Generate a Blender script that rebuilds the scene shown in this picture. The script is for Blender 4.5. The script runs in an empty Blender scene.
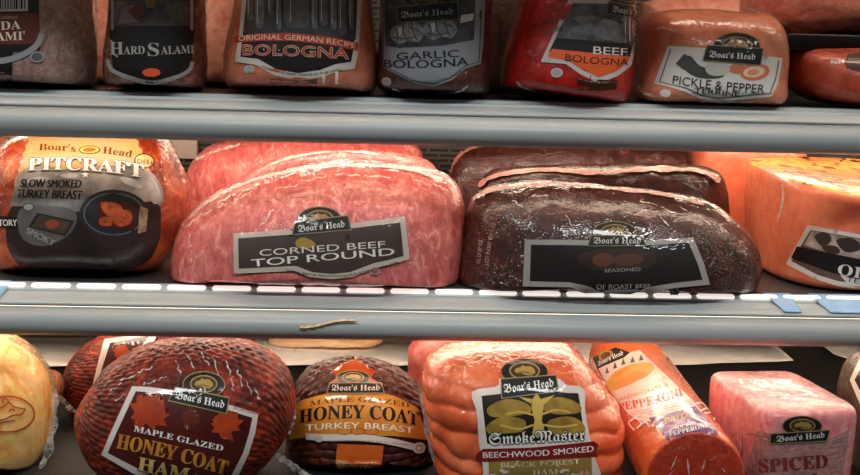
import bpy, bmesh, math, random
from mathutils import Vector, Matrix, noise
from mathutils.bvhtree import BVHTree
random.seed(4)
SC = bpy.context.scene
COL = SC.collection
R = math.radians
# ------------------------------------------------------------------ camera
F = 1100.0
EYE = 1.45
CAMM = Matrix.Translation((0, -1.1, EYE)) @ Matrix.Rotation(R(-2.4), 4, 'Z') @ Matrix.Rotation(R(90 - 9.17), 4, 'X') @ Matrix.Rotation(R(1.45), 4, 'Z')
cd = bpy.data.cameras.new('camera'); cam = bpy.data.objects.new('camera', cd); COL.objects.link(cam)
cam.matrix_world = CAMM
cd.sensor_width = 36; cd.lens = 36 * F / 860; cd.clip_start = .02
SC.camera = cam
CO = CAMM.translation.copy(); CR = CAMM.to_3x3()
def ray(px, py): return CR @ Vector(((px - 430) / F, -(py - 237.5) / F, -1))
def at(px, py, Y):
    d = ray(px, py); return CO + d * ((Y - CO.y) / d.y)
def onz(px, py, z):
    d = ray(px, py); return CO + d * ((z - CO.z) / d.z)
S1 = at(430, 97, 0).z      # upper shelf surface
S2 = at(430, 287, 0).z     # middle shelf surface
S3 = EYE - .427            # bottom deck

# ------------------------------------------------------------------ materials
def lin(c):
    out = []
    for v in c:
        v /= 255.0
        out.append(v / 12.92 if v <= .04045 else ((v + .055) / 1.055) ** 2.4)
    return (*out, 1)
class NT:
    def __init__(s, name):
        s.m = bpy.data.materials.new(name); s.m.use_nodes = True
        s.t = s.m.node_tree; s.b = s.t.nodes['Principled BSDF']
    def n(s, typ, **kw):
        x = s.t.nodes.new(typ)
        for k, v in kw.items(): setattr(x, k, v)
        return x
    def l(s, a, b): s.t.links.new(a, b)
    def coords(s, scale=(1, 1, 1), rot=(0, 0, 0)):
        tc = s.n('ShaderNodeTexCoord'); mp = s.n('ShaderNodeMapping')
        mp.inputs['Scale'].default_value = scale; mp.inputs['Rotation'].default_value = rot
        s.l(tc.outputs['Object'], mp.inputs['Vector']); return mp.outputs['Vector']
    def noise(s, vec, scale, detail=4, rough=.55, dist=0):
        x = s.n('ShaderNodeTexNoise'); x.inputs['Scale'].default_value = scale; x.inputs['Detail'].default_value = detail
        x.inputs['Roughness'].default_value = rough; x.inputs['Distortion'].default_value = dist
        s.l(vec, x.inputs['Vector']); return x.outputs['Fac']
    def ramp(s, fac, stops):
        x = s.n('ShaderNodeValToRGB'); e = x.color_ramp.elements
        while len(e) < len(stops): e.new(.5)
        for el, (p, c) in zip(e, stops): el.position = p; el.color = lin(c)
        s.l(fac, x.inputs['Fac']); return x.outputs['Color']
    def bump(s, h, strength, dist=.002):
        x = s.n('ShaderNodeBump'); x.inputs['Strength'].default_value = strength; x.inputs['Distance'].default_value = dist
        s.l(h, x.inputs['Height']); return x.outputs['Normal']
MATS = {}
def film_coat(t, wr, wscale, stretch=(1, 1, 1)):
    """shrink film over the food: a clear glossy coat with fine creases"""
    b = t.b
    b.inputs['Coat Weight'].default_value = 1; b.inputs['Coat Roughness'].default_value = .06; b.inputs['Coat IOR'].default_value = 1.45
    if wr:
        v = t.coords(stretch)
        h = t.noise(v, wscale, 1, .4, 2.2)          # creases: thin ridges where the noise crosses its middle
        sb = t.n('ShaderNodeMath', operation='SUBTRACT'); sb.inputs[1].default_value = .5; t.l(h, sb.inputs[0])
        ab = t.n('ShaderNodeMath', operation='ABSOLUTE'); t.l(sb.outputs[0], ab.inputs[0])
        mr = t.n('ShaderNodeMapRange'); mr.inputs['From Max'].default_value = .09; mr.inputs['To Min'].default_value = 1; mr.inputs['To Max'].default_value = 0; mr.interpolation_type = 'SMOOTHSTEP'
        t.l(ab.outputs[0], mr.inputs['Value'])
        mk = t.n('ShaderNodeMapRange'); mk.inputs['From Min'].default_value = .42; mk.inputs['From Max'].default_value = .62
        t.l(t.noise(t.coords(), wscale * .22, 2), mk.inputs['Value'])
        ml = t.n('ShaderNodeMath', operation='MULTIPLY'); t.l(mr.outputs['Result'], ml.inputs[0]); t.l(mk.outputs['Result'], ml.inputs[1])
        ad = t.n('ShaderNodeMath', operation='MULTIPLY_ADD'); ad.inputs[1].default_value = .9; t.l(h, ad.inputs[0]); t.l(ml.outputs[0], ad.inputs[2])
        t.l(t.bump(ad.outputs[0], min(1, wr * 1.3), .0022), b.inputs['Coat Normal'])
def meat(name, stops, scale=30, stretch=(1, 1, 1), coat=1.0, wr=.5, wscale=55, wstretch=(1, 1, 1), rough=.5, sub=.15, bmp=.3, detail=5, dist=.6):
    if name in MATS: return MATS[name]
    t = NT(name)
    scale *= 2.4; wscale *= 3.2
    f = t.noise(t.coords(stretch), scale, detail, .65, dist)
    t.l(t.ramp(f, stops), t.b.inputs['Base Color'])
    t.b.inputs['Roughness'].default_value = rough; t.b.inputs['Specular IOR Level'].default_value = .25
    t.b.inputs['Subsurface Weight'].default_value = sub
    t.b.inputs['Subsurface Radius'].default_value = (.008, .003, .002)
    t.b.inputs['Subsurface Scale'].default_value = .6
    f2 = t.noise(t.coords(), scale * 2.2, 3, .5)
    t.l(t.bump(f2, bmp, .003), t.b.inputs['Normal'])
    film_coat(t, wr, wscale, wstretch); t.b.inputs['Coat Weight'].default_value = coat
    MATS[name] = t.m; return t.m
def plain(name, c, rough=.5, metal=0, coat=0, bmp=None, c2=None, nscale=40, stretch=(1, 1, 1)):
    if name in MATS: return MATS[name]
    t = NT(name)
    f = t.noise(t.coords(stretch), nscale, 3)
    c2 = c2 or tuple(min(255, x * 1.06) for x in c)
    t.l(t.ramp(f, [(.35, c), (.65, c2)]), t.b.inputs['Base Color'])
    t.b.inputs['Roughness'].default_value = rough; t.b.inputs['Metallic'].default_value = metal
    t.b.inputs['Coat Weight'].default_value = coat
    if bmp:
        t.l(t.bump(t.noise(t.coords(), bmp[0], 3), bmp[1], .002), t.b.inputs['Normal'])
    MATS[name] = t.m; return t.m
def ink(c, c2=None, nscale=30):
    name = 'print_%02x%02x%02x' % tuple(int(x) for x in c) + ('_b' if c2 else '')
    if name in MATS: return MATS[name]
    t = NT(name)
    f = t.noise(t.coords(), nscale, 4)
    t.l(t.ramp(f, [(.3, c), (.7, c2 or tuple(min(255, x * 1.05 + 1) for x in c))]), t.b.inputs['Base Color'])
    t.b.inputs['Roughness'].default_value = .5; t.b.inputs['Specular IOR Level'].default_value = .2
    film_coat(t, .1, 50)
    t.b.inputs['Coat Weight'].default_value = .7
    MATS[name] = t.m; return t.m
def film(name='clear_film', alpha=.35, c=(225, 222, 218)):
    if name in MATS: return MATS[name]
    t = NT(name)
    t.l(t.ramp(t.noise(t.coords(), 60, 3), [(.3, c), (.7, tuple(min(255, x + 12) for x in c))]), t.b.inputs['Base Color'])
    t.b.inputs['Roughness'].default_value = .12
    f = t.noise(t.coords(), 160, 3, .6, 1)
    rp = t.n('ShaderNodeMapRange'); rp.inputs['From Min'].default_value = .3; rp.inputs['From Max'].default_value = .7
    rp.inputs['To Min'].default_value = max(0, alpha - .25); rp.inputs['To Max'].default_value = min(1, alpha + .3)
    t.l(f, rp.inputs['Value']); t.l(rp.outputs['Result'], t.b.inputs['Alpha'])
    t.l(t.bump(f, .8, .003), t.b.inputs['Normal'])
    MATS[name] = t.m; return t.m
def emit(name, c, s):
    t = NT(name); t.b.inputs['Base Color'].default_value = lin(c)
    t.b.inputs['Emission Color'].default_value = lin(c); t.b.inputs['Emission Strength'].default_value = s
    return t.m

# ------------------------------------------------------------------ object helpers
def thing(name, label, cat, loc, group=None):
    o = bpy.data.objects.new(name, None); COL.objects.link(o); o.location = loc; o.empty_display_size = .03
    o['label'] = label; o['category'] = cat
    if group: o['group'] = group
    return o
def root_of(o):
    while o.parent: o = o.parent
    return o
def link(name, bm, mats, parent=None, smooth=True, loc=None):
    base = root_of(parent).location if parent else (loc or Vector((0, 0, 0)))
    base = Vector(base)
    bmesh.ops.translate(bm, verts=bm.verts, vec=-base)
    me = bpy.data.meshes.new(name)
    if smooth:
        for f in bm.faces: f.smooth = True
    bm.to_mesh(me); bm.free()
    o = bpy.data.objects.new(name, me); COL.objects.link(o)
    for m in (mats if isinstance(mats, list) else [mats]): me.materials.append(m)
    if parent: o.parent = parent
    else: o.location = base
    return o
def struct(name, bm, m, smooth=False):
    o = link(name, bm, m, None, smooth); o['kind'] = 'structure'; return o
def box(bm, x0, x1, y0, y1, z0, z1, bev=0):
    vs = [bm.verts.new((x, y, z)) for x in (x0, x1) for y in (y0, y1) for z in (z0, z1)]
    fs = [(0, 1, 3, 2), (4, 6, 7, 5), (0, 4, 5, 1), (2, 3, 7, 6), (0, 2, 6, 4), (1, 5, 7, 3)]
    faces = [bm.faces.new([vs[i] for i in f]) for f in fs]
    if bev:
        es = list({e for f in faces for e in f.edges})
        bmesh.ops.bevel(bm, geom=es, offset=bev, segments=3, affect='EDGES', profile=.5)
def resample(pts, n):
    """closed Catmull-Rom through pts, n even samples"""
    P = [Vector(p) for p in pts]; k = len(P); dense = []
    for i in range(k):
        a, b, c, d = P[i - 1], P[i], P[(i + 1) % k], P[(i + 2) % k]
        for j in range(12):
            t = j / 12
            dense.append(.5 * ((2 * b) + (c - a) * t + (2 * a - 5 * b + 4 * c - d) * t * t + (3 * b - a - 3 * c + d) * t ** 3))
    L = [0]
    for i in range(len(dense)): L.append(L[-1] + (dense[(i + 1) % len(dense)] - dense[i]).length)
    out = []; j = 0
    for i in range(n):
        s = L[-1] * i / n
        while L[j + 1] < s: j += 1
        t = (s - L[j]) / max(1e-9, L[j + 1] - L[j])
        out.append(dense[j].lerp(dense[(j + 1) % len(dense)], t))
    return out
def bvh_of(bm):
    return BVHTree.FromBMesh(bm)
def displace(bm, fn, par):
    bm.normal_update()
    mv = [(v, v.normal.copy() * fn(v.co, *par[i])) for i, v in enumerate(bm.verts)]
    for v, d in mv: v.co += d
def inflate(outline, Yc, Df, Db, zmin, p=2.2, N=150, M=70, cz=.22, lean=0, disp=None):
    """a rounded body whose widest section is OUTLINE (photo pixels, on the plane y=Yc); returns (bmesh, bvh of the smooth body)"""
    W = [at(x, y, Yc) for x, y in outline]
    P = resample([(w.x, w.z) for w in W], N)
    for q in P: q.y = max(q.y, zmin)
    xs = [q.x for q in P]; zs = [q.y for q in P]
    C = Vector(((min(xs) + max(xs)) / 2, min(zs) + (max(zs) - min(zs)) * cz))
    bm = bmesh.new(); rings = []; par = []
    def vert(q, s, y, u, a):
        r = C + (q - C) * s
        v = bm.verts.new((r.x, y + lean * (r.y - zmin), max(r.y, zmin))); par.append((u, a)); return v
    for k in range(1, M):
        a = -math.pi / 2 + math.pi * k / M
        sn, cs = math.sin(a), math.cos(a)
        y = Yc + math.copysign(abs(sn) ** (2 / p), sn) * (Df if sn < 0 else Db)
        s = abs(cs) ** (2 / p)
        rings.append([vert(P[i], s, y, i / N, a) for i in range(N)])
    for r0, r1 in zip(rings, rings[1:]):
        for i in range(N): bm.faces.new((r0[i], r0[(i + 1) % N], r1[(i + 1) % N], r1[i]))
    f = vert(C, 0, Yc - Df, 0, -math.pi / 2); b = vert(C, 0, Yc + Db, 0, math.pi / 2)
    for i in range(N):
        bm.faces.new((f, rings[0][(i + 1) % N], rings[0][i])); bm.faces.new((b, rings[-1][i], rings[-1][(i + 1) % N]))
    bmesh.ops.recalc_face_normals(bm, faces=bm.faces)
    t = bvh_of(bm)
    if disp: displace(bm, disp, par)
    return bm, t
def loft(A, B, X, rx, ry, prof, p=2.0, N=120, disp=None, shear=0):
    """rings of a superellipse section along A->B; X is the section's first axis; prof = [(h, scale)...]"""
    A, B, X = Vector(A), Vector(B), Vector(X)
    ax = (B - A); Y = ax.cross(X).normalized(); X = Y.cross(ax).normalized()
    # densify
    pr = []
    for (h0, s0), (h1, s1) in zip(prof, prof[1:]):
        n = max(1, int((h1 - h0) * ax.length / .004))
        pr += [(h0 + (h1 - h0) * i / n, s0 + (s1 - s0) * i / n) for i in range(n)]
    pr.append(prof[-1])
    bm = bmesh.new(); par = []; rings = []
    for h, s in pr:
        c = A + ax * h; ring = []
        sx, sy = (s if isinstance(s, tuple) else (s, s))
        for i in range(N):
            t = 2 * math.pi * i / N
            co, si = math.cos(t), math.sin(t)
            u = math.copysign(abs(co) ** (2 / p), co) * rx; w = math.copysign(abs(si) ** (2 / p), si) * ry
            ring.append(bm.verts.new(c + X * (u - rx * (1 - s) * 0) * s + Y * w * s)); par.append((i / N, h))
        rings.append(ring)
    for r0, r1 in zip(rings, rings[1:]):
        for i in range(N): bm.faces.new((r0[i], r0[(i + 1) % N], r1[(i + 1) % N], r1[i]))
    for r in (rings[0], rings[-1]):
        c = Vector((0, 0, 0))
        for v in r: c += v.co
        c /= N
        inner = [bm.verts.new(c + (v.co - c) * .55) for v in r]; par += [(0, 0)] * N
        for i in range(N): bm.faces.new((r[i], r[(i + 1) % N], inner[(i + 1) % N], inner[i]))
        bm.faces.new(inner)
    bmesh.ops.recalc_face_normals(bm, faces=bm.faces)
    t = bvh_of(bm)
    if disp: displace(bm, disp, par)
    return bm, t
def lumps(amp, sc, amp2=0, sc2=80):
    return lambda co, *a: noise.noise(co * sc) * amp + (noise.noise(co * sc2) * amp2 if amp2 else 0)

# ------------------------------------------------------------------ printed labels
_tc = {}
def text_mesh(s, bold=0.0, shear=0.0):
    k = (s, bold, shear)
    if k in _tc: return _tc[k]
    cu = bpy.data.curves.new('lettering', 'FONT'); cu.body = s; cu.offset = bold; cu.shear = shear; cu.resolution_u = 3
    o = bpy.data.objects.new('lettering', cu); COL.objects.link(o)
    dg = bpy.context.evaluated_depsgraph_get(); dg.update()
    me = bpy.data.meshes.new_from_object(o.evaluated_get(dg))
    vs = [v.co.to_2d() for v in me.vertices]; fs = [tuple(p.vertices) for p in me.polygons]
    bpy.data.objects.remove(o); bpy.data.curves.remove(cu); bpy.data.meshes.remove(me)
    x0 = min(v.x for v in vs); x1 = max(v.x for v in vs)
    cap = .694
    _tc[k] = ([((v.x - x0) / (x1 - x0), v.y / cap) for v in vs], fs); return _tc[k]
def styled(t, face):
    """serif or black-letter forms of the letters"""
    if not face: return t
    base = {'serif': (0x1D400, 0x1D41A), 'gothic': (0x1D56C, 0x1D586), 'script': (0x1D4D0, 0x1D4EA)}[face]
    if face == 'gothic': t = t.replace('H', chr(0x1D400 + 7))
    return ''.join(chr(base[0] + ord(c) - 65) if 'A' <= c <= 'Z' else chr(base[1] + ord(c) - 97) if 'a' <= c <= 'z' else c for c in t)
class Label:
    """flat artwork in photo pixels, laid down on the smooth body along the label's own facing direction"""
    def __init__(s, bvh, c, off=.0006, step=.00011, grid=5, dirn=None):
        s.t, s.off, s.step, s.grid = bvh, off, step, grid
        d = ray(*c).normalized(); s.d = Vector(dirn).normalized() if dirn else d
        hit = bvh.ray_cast(CO, d)[0]
        if hit is None: hit = bvh.find_nearest(at(c[0], c[1], 0))[0]
        s.p0 = hit; s.pl = d; s.layers = {}; s.mi = {}
    def _bm(s, part):
        if part not in s.layers: s.layers[part] = (bmesh.new(), [], {})
        return s.layers[part]
    def _pt(s, x, y):
        r = ray(x, y); return CO + r * ((s.p0 - CO).dot(s.pl) / r.dot(s.pl))
    def add(s, part, vs, fs, m, layer, cut=True):
        bm, mats, lay = s._bm(part)
        if m not in mats: mats.append(m)
        idx = mats.index(m)
        tmp = bmesh.new()
        tv = [tmp.verts.new((x, y, 0)) for x, y in vs]
        for f in fs:
            try: tmp.faces.new([tv[i] for i in f])
            except ValueError: pass
        if cut:
            bmesh.ops.triangulate(tmp, faces=tmp.faces)
            xs = [v[0] for v in vs]; ys = [v[1] for v in vs]
            for ax, lo, hi in ((0, min(xs), max(xs)), (1, min(ys), max(ys))):
                q = lo + s.grid
                while q < hi:
                    co = Vector((0, 0, 0)); co[ax] = q; no = Vector((0, 0, 0)); no[ax] = 1
                    bmesh.ops.bisect_plane(tmp, geom=tmp.verts[:] + tmp.edges[:] + tmp.faces[:], plane_co=co, plane_no=no)
                    q += s.grid
        mp = {}
        for v in tmp.verts:
            P = s._pt(v.co.x, v.co.y)
            h, n, i, dist = s.t.ray_cast(P - s.d * .4, s.d)
            if h is None: h, n, i, dist = s.t.find_nearest(P)
            if n.dot(s.d) > 0: n = -n
            mp[v] = bm.verts.new(h + n * (s.off + s.step * layer))
        for f in tmp.faces:
            try:
                g = bm.faces.new([mp[v] for v in f.verts]); g.material_index = idx
            except ValueError: pass
        tmp.free()
    def poly(s, pts, m, layer=0, part='product_label'):
        s.add(part, pts, [tuple(range(len(pts)))], m, layer)
    def smooth(s, pts, m, layer=0, part='product_label', n=40):
        q = resample(pts, n); s.poly([(a.x, a.y) for a in q], m, layer, part)
    def ell(s, cx, cy, rx, ry, m, layer=0, part='product_label', rot=0, n=28):
        c, d = math.cos(R(rot)), math.sin(R(rot))
        s.poly([(cx + math.cos(t) * rx * c - math.sin(t) * ry * d, cy + math.cos(t) * rx * d + math.sin(t) * ry * c) for t in [2 * math.pi * i / n for i in range(n)]], m, layer, part)
    def stroke(s, pts, w, m, layer=0, part='product_label', closed=False, vary=0):
        P = [Vector(p) for p in pts]
        n = len(P); L, Rr = [], []
        for i in range(n):
            a = P[i - 1] if (i or closed) else P[i]; b = P[(i + 1) % n] if (i < n - 1 or closed) else P[i]
            t = (b - a).normalized(); q = Vector((-t.y, t.x)) * w / 2 * (1 + vary * 2 * noise.noise(Vector((i * .37, w, P[0].x))))
            L.append(P[i] + q); Rr.append(P[i] - q)
        vs = [tuple(v) for v in L + Rr]; fs = [(i, (i + 1) % n, n + (i + 1) % n, n + i) for i in range(n if closed else n - 1)]
        s.add(part, vs, fs, m, layer)
    def text(s, t, x0, y0, x1, y1, h, m, layer=3, part=None, arc=0, bold=0.01, shear=0.0, outline=None, ow=.05, cut=False, face=None):
        if part is None: s.count = getattr(s, 'count', 0) + 1; part = 'lettering#%d' % s.count
        t = styled(t, face)
        vs, fs = text_mesh(t, 0.0, shear)
        d = Vector((x1 - x0, y1 - y0)); up = Vector((d.y, -d.x)).normalized() * h
        def put(ox, oy, mm, lay):
            out = []
            for u, v in vs:
                q = Vector((x0 + ox, y0 + oy)) + d * u + up * v; q.y -= arc * 4 * u * (1 - u); out.append((q.x, q.y))
            s.add(part, out, fs, mm, lay, cut or h > 7)
        if outline:
            for k in range(8): put(math.cos(k * .785) * ow * h * 1.5, math.sin(k * .785) * ow * h * 1.5, outline, layer - 1)
        b = bold * h * 1.1
        for k in ((0,) if bold < .012 else (-1, 1)): put(k * b, 0, m, layer)
    def badge(s, cx, cy, rx, ry, quad, tx, cap, layer=2, dim=1.0, tc=(235, 232, 226)):
        D = lambda c: ink(tuple(v * dim for v in c))
        k = 'brand_badge'
        s.ell(cx, cy, rx, ry, D((150, 125, 80)), layer, k)
        s.ell(cx, cy, rx - 1, ry - 1, D((28, 24, 22)), layer + 1, k)
        s.ell(cx, cy - .5, rx * .64, ry * .66, D((170, 140, 80)), layer + 2, k)
        s.ell(cx, cy - .5, rx * .58, ry * .56, D((64, 48, 32)), layer + 3, k)
        boar = [(-.5, .05), (-.42, -.2), (-.2, -.3), (-.1, -.5), (.05, -.36), (.3, -.4), (.5, -.1), (.52, .2), (.3, .42), (0, .36), (-.15, .2), (-.35, .25)]
        s.poly([(cx + a * rx * .85, cy - .5 + b * ry * .85) for a, b in boar], D((176, 140, 70)), layer + 4, k)
        s.stroke([(cx - .3 * rx, cy + .1 * ry), (cx, cy + .05 * ry), (cx + .25 * rx, cy + .2 * ry)], .9, D((90, 62, 36)), layer + 5, k)
        s.poly(quad, D((160, 138, 100)), layer + 5, k)
        c = Vector((sum(q[0] for q in quad) / 4, sum(q[1] for q in quad) / 4))
        inner = []
        for q in quad:
            v = Vector(q) - c; inner.append((c.x + v.x - math.copysign(1, v.x), c.y + v.y - math.copysign(1, v.y)))
        s.poly(inner, D((24, 21, 20)), layer + 6, k)
        s.text("Boar's Head", tx[0], tx[1], tx[2], tx[3], cap, ink(tuple(v * dim for v in tc)), layer + 7, k, bold=.004, face='gothic')
    def done(s, parent, order=('product_label', 'brand_badge', 'lettering')):
        base = None
        names = [n for n in order if n in s.layers] + [n for n in s.layers if n not in order]
        for n in names:
            bm, mats, _ = s.layers[n]
            o = link(n.split('#')[0], bm, mats, base or parent, smooth=True)
            if base is None: base = o
        return base
def ribbon(bvh, pts, w, parent, m, name='film_seam_or_glint', off=.0012):
    """a raised crimp of wrap film, or a painted glint, following the body"""
    L = Label(bvh, pts[len(pts) // 2], off=off)
    q = [(p.x, p.y) for p in open_curve(pts, 40)]
    j = [(x, y + random.uniform(-.5, .5)) for x, y in q]
    L.stroke(j, w, m, 0, name, vary=.75); return L.done(parent, (name,))
def open_curve(pts, n):
    P = [Vector(p) for p in pts]; P = [2 * P[0] - P[1]] + P + [2 * P[-1] - P[-2]]
    out = []; k = len(P) - 3
    for i in range(n + 1):
        t = i / n * k; s = min(int(t), k - 1); t -= s
        a, b, c, d = P[s:s + 4]
        out.append(.5 * ((2 * b) + (c - a) * t + (2 * a - 5 * b + 4 * c - d) * t * t + (3 * b - a - 3 * c + d) * t ** 3))
    return out
def creases(bvh, spots, parent, off=.0035, m=None):
    """short whitish strips painting the glints on crinkled wrap film"""
    rg = random.Random(len(spots) * 7 + int(spots[0][0]))
    L = Label(bvh, spots[0][:2], off=off)
    for k, (x, y, ln, rot) in enumerate(spots):
        q = []; c, d = math.cos(R(rot)), math.sin(R(rot))
        for i in range(6):
            t = (i / 5 - .5) * ln; w = rg.uniform(-1.3, 1.3); q.append((x + t * c - w * d, y + t * d + w * c))
        L.stroke([(p.x, p.y) for p in open_curve(q, 14)], .9, m or SEAM, 0, 'crease_glint#%d' % k, vary=.9)  # pale strip put on for a glint of the film
    for n, (bm, mats, _) in L.layers.items(): link('crease_glint', bm, mats, parent)
def flap(pts, w, Y, parent, m, name='film_edge_or_glint', side=1, wave=.004):
    """loose edge of wrap film standing off the body"""
    q = open_curve(pts, 50); bm = bmesh.new(); rows = []
    for i, p in enumerate(q):
        a = q[max(0, i - 1)]; b = q[min(len(q) - 1, i + 1)]; t = (b - a).normalized(); nn = Vector((-t.y, t.x)) * side
        ww = w * (.65 + .5 * abs(noise.noise(Vector((i * .16, w, 1)))) * 2) * min(1, i / 4, (len(q) - 1 - i) / 4 + .05)
        row = []
        for k in range(4):
            z = p + nn * ww * (k / 3 - .25)
            row.append(bm.verts.new(at(z.x, z.y, Y + wave * noise.noise(Vector((i * .22, k * .5, 7))) )))
        rows.append(row)
    for r0, r1 in zip(rows, rows[1:]):
        for k in range(3): bm.faces.new((r0[k], r0[k + 1], r1[k + 1], r1[k]))
    return link(name, bm, m, parent)
def base_of(bm, z):
    xs = [v.co.x for v in bm.verts]; ys = [v.co.y for v in bm.verts]
    return Vector(((min(xs) + max(xs)) / 2, (min(ys) + max(ys)) / 2, z))
def body(name, label, cat, bm, z, m, part='meat', group=None):
    o = thing(name, label, cat, base_of(bm, z), group)
    link(part, bm, m, o); return o

# palette
WHITE = ink((222, 218, 212)); GREY = ink((160, 156, 152)); BLACK = ink((26, 22, 22)); CREAM = ink((236, 222, 196))
GOLD = ink((200, 160, 70), (170, 120, 45)); ORANGE = ink((226, 116, 44)); RED = ink((150, 34, 30)); TAN = ink((190, 160, 124))
MAROON = ink((70, 20, 18)); DARKBROWN = ink((48, 34, 28)); STEEL = ink((120, 122, 128), (70, 72, 80)); SILVER = ink((186, 186, 190))
SEAM = film('film_crimp_or_glint', .55, (238, 226, 220)); CLEAR = film('clear_film', .4)

# ------------------------------------------------------------------ the refrigerated case
XL, XR = -.95, .95
rail_metal = plain('grey_rail', (170, 175, 175), .42, .0, .05, c2=(175, 180, 180), nscale=6)
shelf_metal = plain('shelf_steel', (70, 70, 72), .4, .6)
slat_glow_white = emit('slat_glow', (255, 246, 238), .75)  # glow added to the slats, standing in for light thrown back by them
black_mat = plain('black_mat', (12, 12, 12), .6, 0, 0, bmp=(220, .5), c2=(22, 21, 20), nscale=120)
dimled = emit('canopy_diffuser', (255, 226, 198), 14.0)
led = emit('led_diffuser', (255, 226, 198), 7.5)
fill_led = emit('rear_fill_diffuser', (255, 226, 198), 14.0)
def extrude_profile(bm, prof, x0, x1, y, z):
    a = [bm.verts.new((x0, y + p[0], z + p[1])) for p in prof]; b = [bm.verts.new((x1, y + p[0], z + p[1])) for p in prof]
    n = len(prof)
    for i in range(n): bm.faces.new((a[i], a[(i + 1) % n], b[(i + 1) % n], b[i]))
    bm.faces.new(a); bm.faces.new(list(reversed(b)))
def shelf(label, z, slots, k):
    z = z - .001
    o = thing('display_shelf', label, 'shelf', (0, 0, z), 'case shelves')
    bm = bmesh.new(); box(bm, XL, XR, .004, .44, z - .012, z)
    link('shelf_panel', bm, shelf_metal, o, False)
    bm = bmesh.new()   # stepped price moulding on top
    pr = [(.004, -.001), (-.004, -.001), (-.006, -.0018), (-.0065, -.0040), (-.014, -.0044), (-.0165, -.0050), (-.0172, -.0070), (-.0215, -.0076), (-.030, -.0092), (-.038, -.0118), (-.0415, -.0140), (-.0418, -.0156), (-.0392, -.0160), (-.0392, -.0178), (-.004, -.025), (.004, -.025)]
    extrude_profile(bm, [(a, b * k) for a, b in pr], XL, XR, 0, z); bmesh.ops.recalc_face_normals(bm, faces=bm.faces)
    link('price_moulding', bm, rail_metal, o, False)
    bm = bmesh.new()   # rounded bumper below
    pr = [(-.0392, -.0180), (-.0405, -.0184), (-.0418, -.0194)]
    for i in range(15):
        t = i / 14; a = R(80 - 165 * t)
        pr.append((-.042 - .015 * math.cos(a), -.0342 + .0146 * math.sin(a)))
    pr += [(-.036, -.0487), (-.032, -.047), (-.032, -.023)]
    extrude_profile(bm, [(a, b * k) for a, b in pr], XL, XR, 0, z); bmesh.ops.recalc_face_normals(bm, faces=bm.faces)
    for f in bm.faces: f.smooth = len(f.verts) == 4
    link('bumper_rail', bm, rail_metal, o, False)
    bm = bmesh.new(); box(bm, XL, XR, -.002, .020, z - .039, z - .027)
    link('light_strip_or_added_fill', bm, led, o, False)
    bm = bmesh.new(); box(bm, XL, XR, .19, .22, z - .024, z - .014); link('light_strip_or_added_fill', bm, fill_led, o, False)  # second strip is added, unseen, to even out light towards the back
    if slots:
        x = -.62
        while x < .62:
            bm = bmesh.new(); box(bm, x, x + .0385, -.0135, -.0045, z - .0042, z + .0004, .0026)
            link('edge_slat', bm, slat_glow_white, o, False); x += .0448
    return o
shelf('grey metal case shelf with rounded bumper rail under the upright salami and bologna', S1, False, .90)
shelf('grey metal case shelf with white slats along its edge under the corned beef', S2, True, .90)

# back wall, deck, canopy
t = NT('back_grille'); v = t.coords()
br = t.n('ShaderNodeTexBrick'); br.inputs['Scale'].default_value = 1; br.inputs['Brick Width'].default_value = .03; br.inputs['Row Height'].default_value = .0075
br.inputs['Mortar Size'].default_value = .0018; br.inputs['Mortar Smooth'].default_value = .1
sw = t.n('ShaderNodeMapping'); sw.inputs['Rotation'].default_value = (R(90), 0, 0); t.l(v, sw.inputs['Vector']); t.l(sw.outputs['Vector'], br.inputs['Vector'])
br.inputs['Color1'].default_value = lin((22, 21, 21)); br.inputs['Color2'].default_value = lin((26, 24, 24)); br.inputs['Mortar'].default_value = lin((88, 84, 80))
t.l(br.outputs['Color'], t.b.inputs['Base Color']); t.b.inputs['Roughness'].default_value = .5
t.l(t.bump(br.outputs['Fac'], .6, .003), t.b.inputs['Normal'])
bm = bmesh.new(); box(bm, XL, XR, .46, .48, S2 - .06, S1 + .45); struct('wall_back', bm, t.m)
bm = bmesh.new(); box(bm, XL, XR, .66, .68, S3 - .05, S2 - .06); struct('wall_rear', bm, plain('well_wall', (178, 172, 168), .5))
bm = bmesh.new(); box(bm, XL, XR, .46, .68, S2 - .07, S2 - .06); struct('trim_1', bm, shelf_metal)
bm = bmesh.new(); a = at(100, 157, .44); b = at(196, 120, .44); box(bm, XL, b.x, .445, .46, a.z, S1 - .02); struct('trim_2', bm, plain('pale_panel', (196, 184, 176), .5))
bm = bmesh.new(); box(bm, XL, XR, -.40, .68, S3 - .05, S3); struct('floor', bm, black_mat)
bm = bmesh.new(); box(bm, XL, XR, -.29, .48, S1 + .36, S1 + .38); struct('shade_canopy', bm, plain('shade_canopy_white', (200, 200, 200), .5))  # unseen canopy, its front drawn out to shade the top row
c = thing('canopy_light', 'long white light strip under the case canopy above the upright salami', 'light', (0, 0, S1 + .36))
bm = bmesh.new(); box(bm, XL, XR, 0, .022, S1 + .335, S1 + .350); link('diffuser', bm, dimled, c, False)
bm = bmesh.new(); box(bm, XL, XR, -.022, -.013, S1 + .325, S1 + .36); link('light_housing', bm, rail_metal, c, False)

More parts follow.
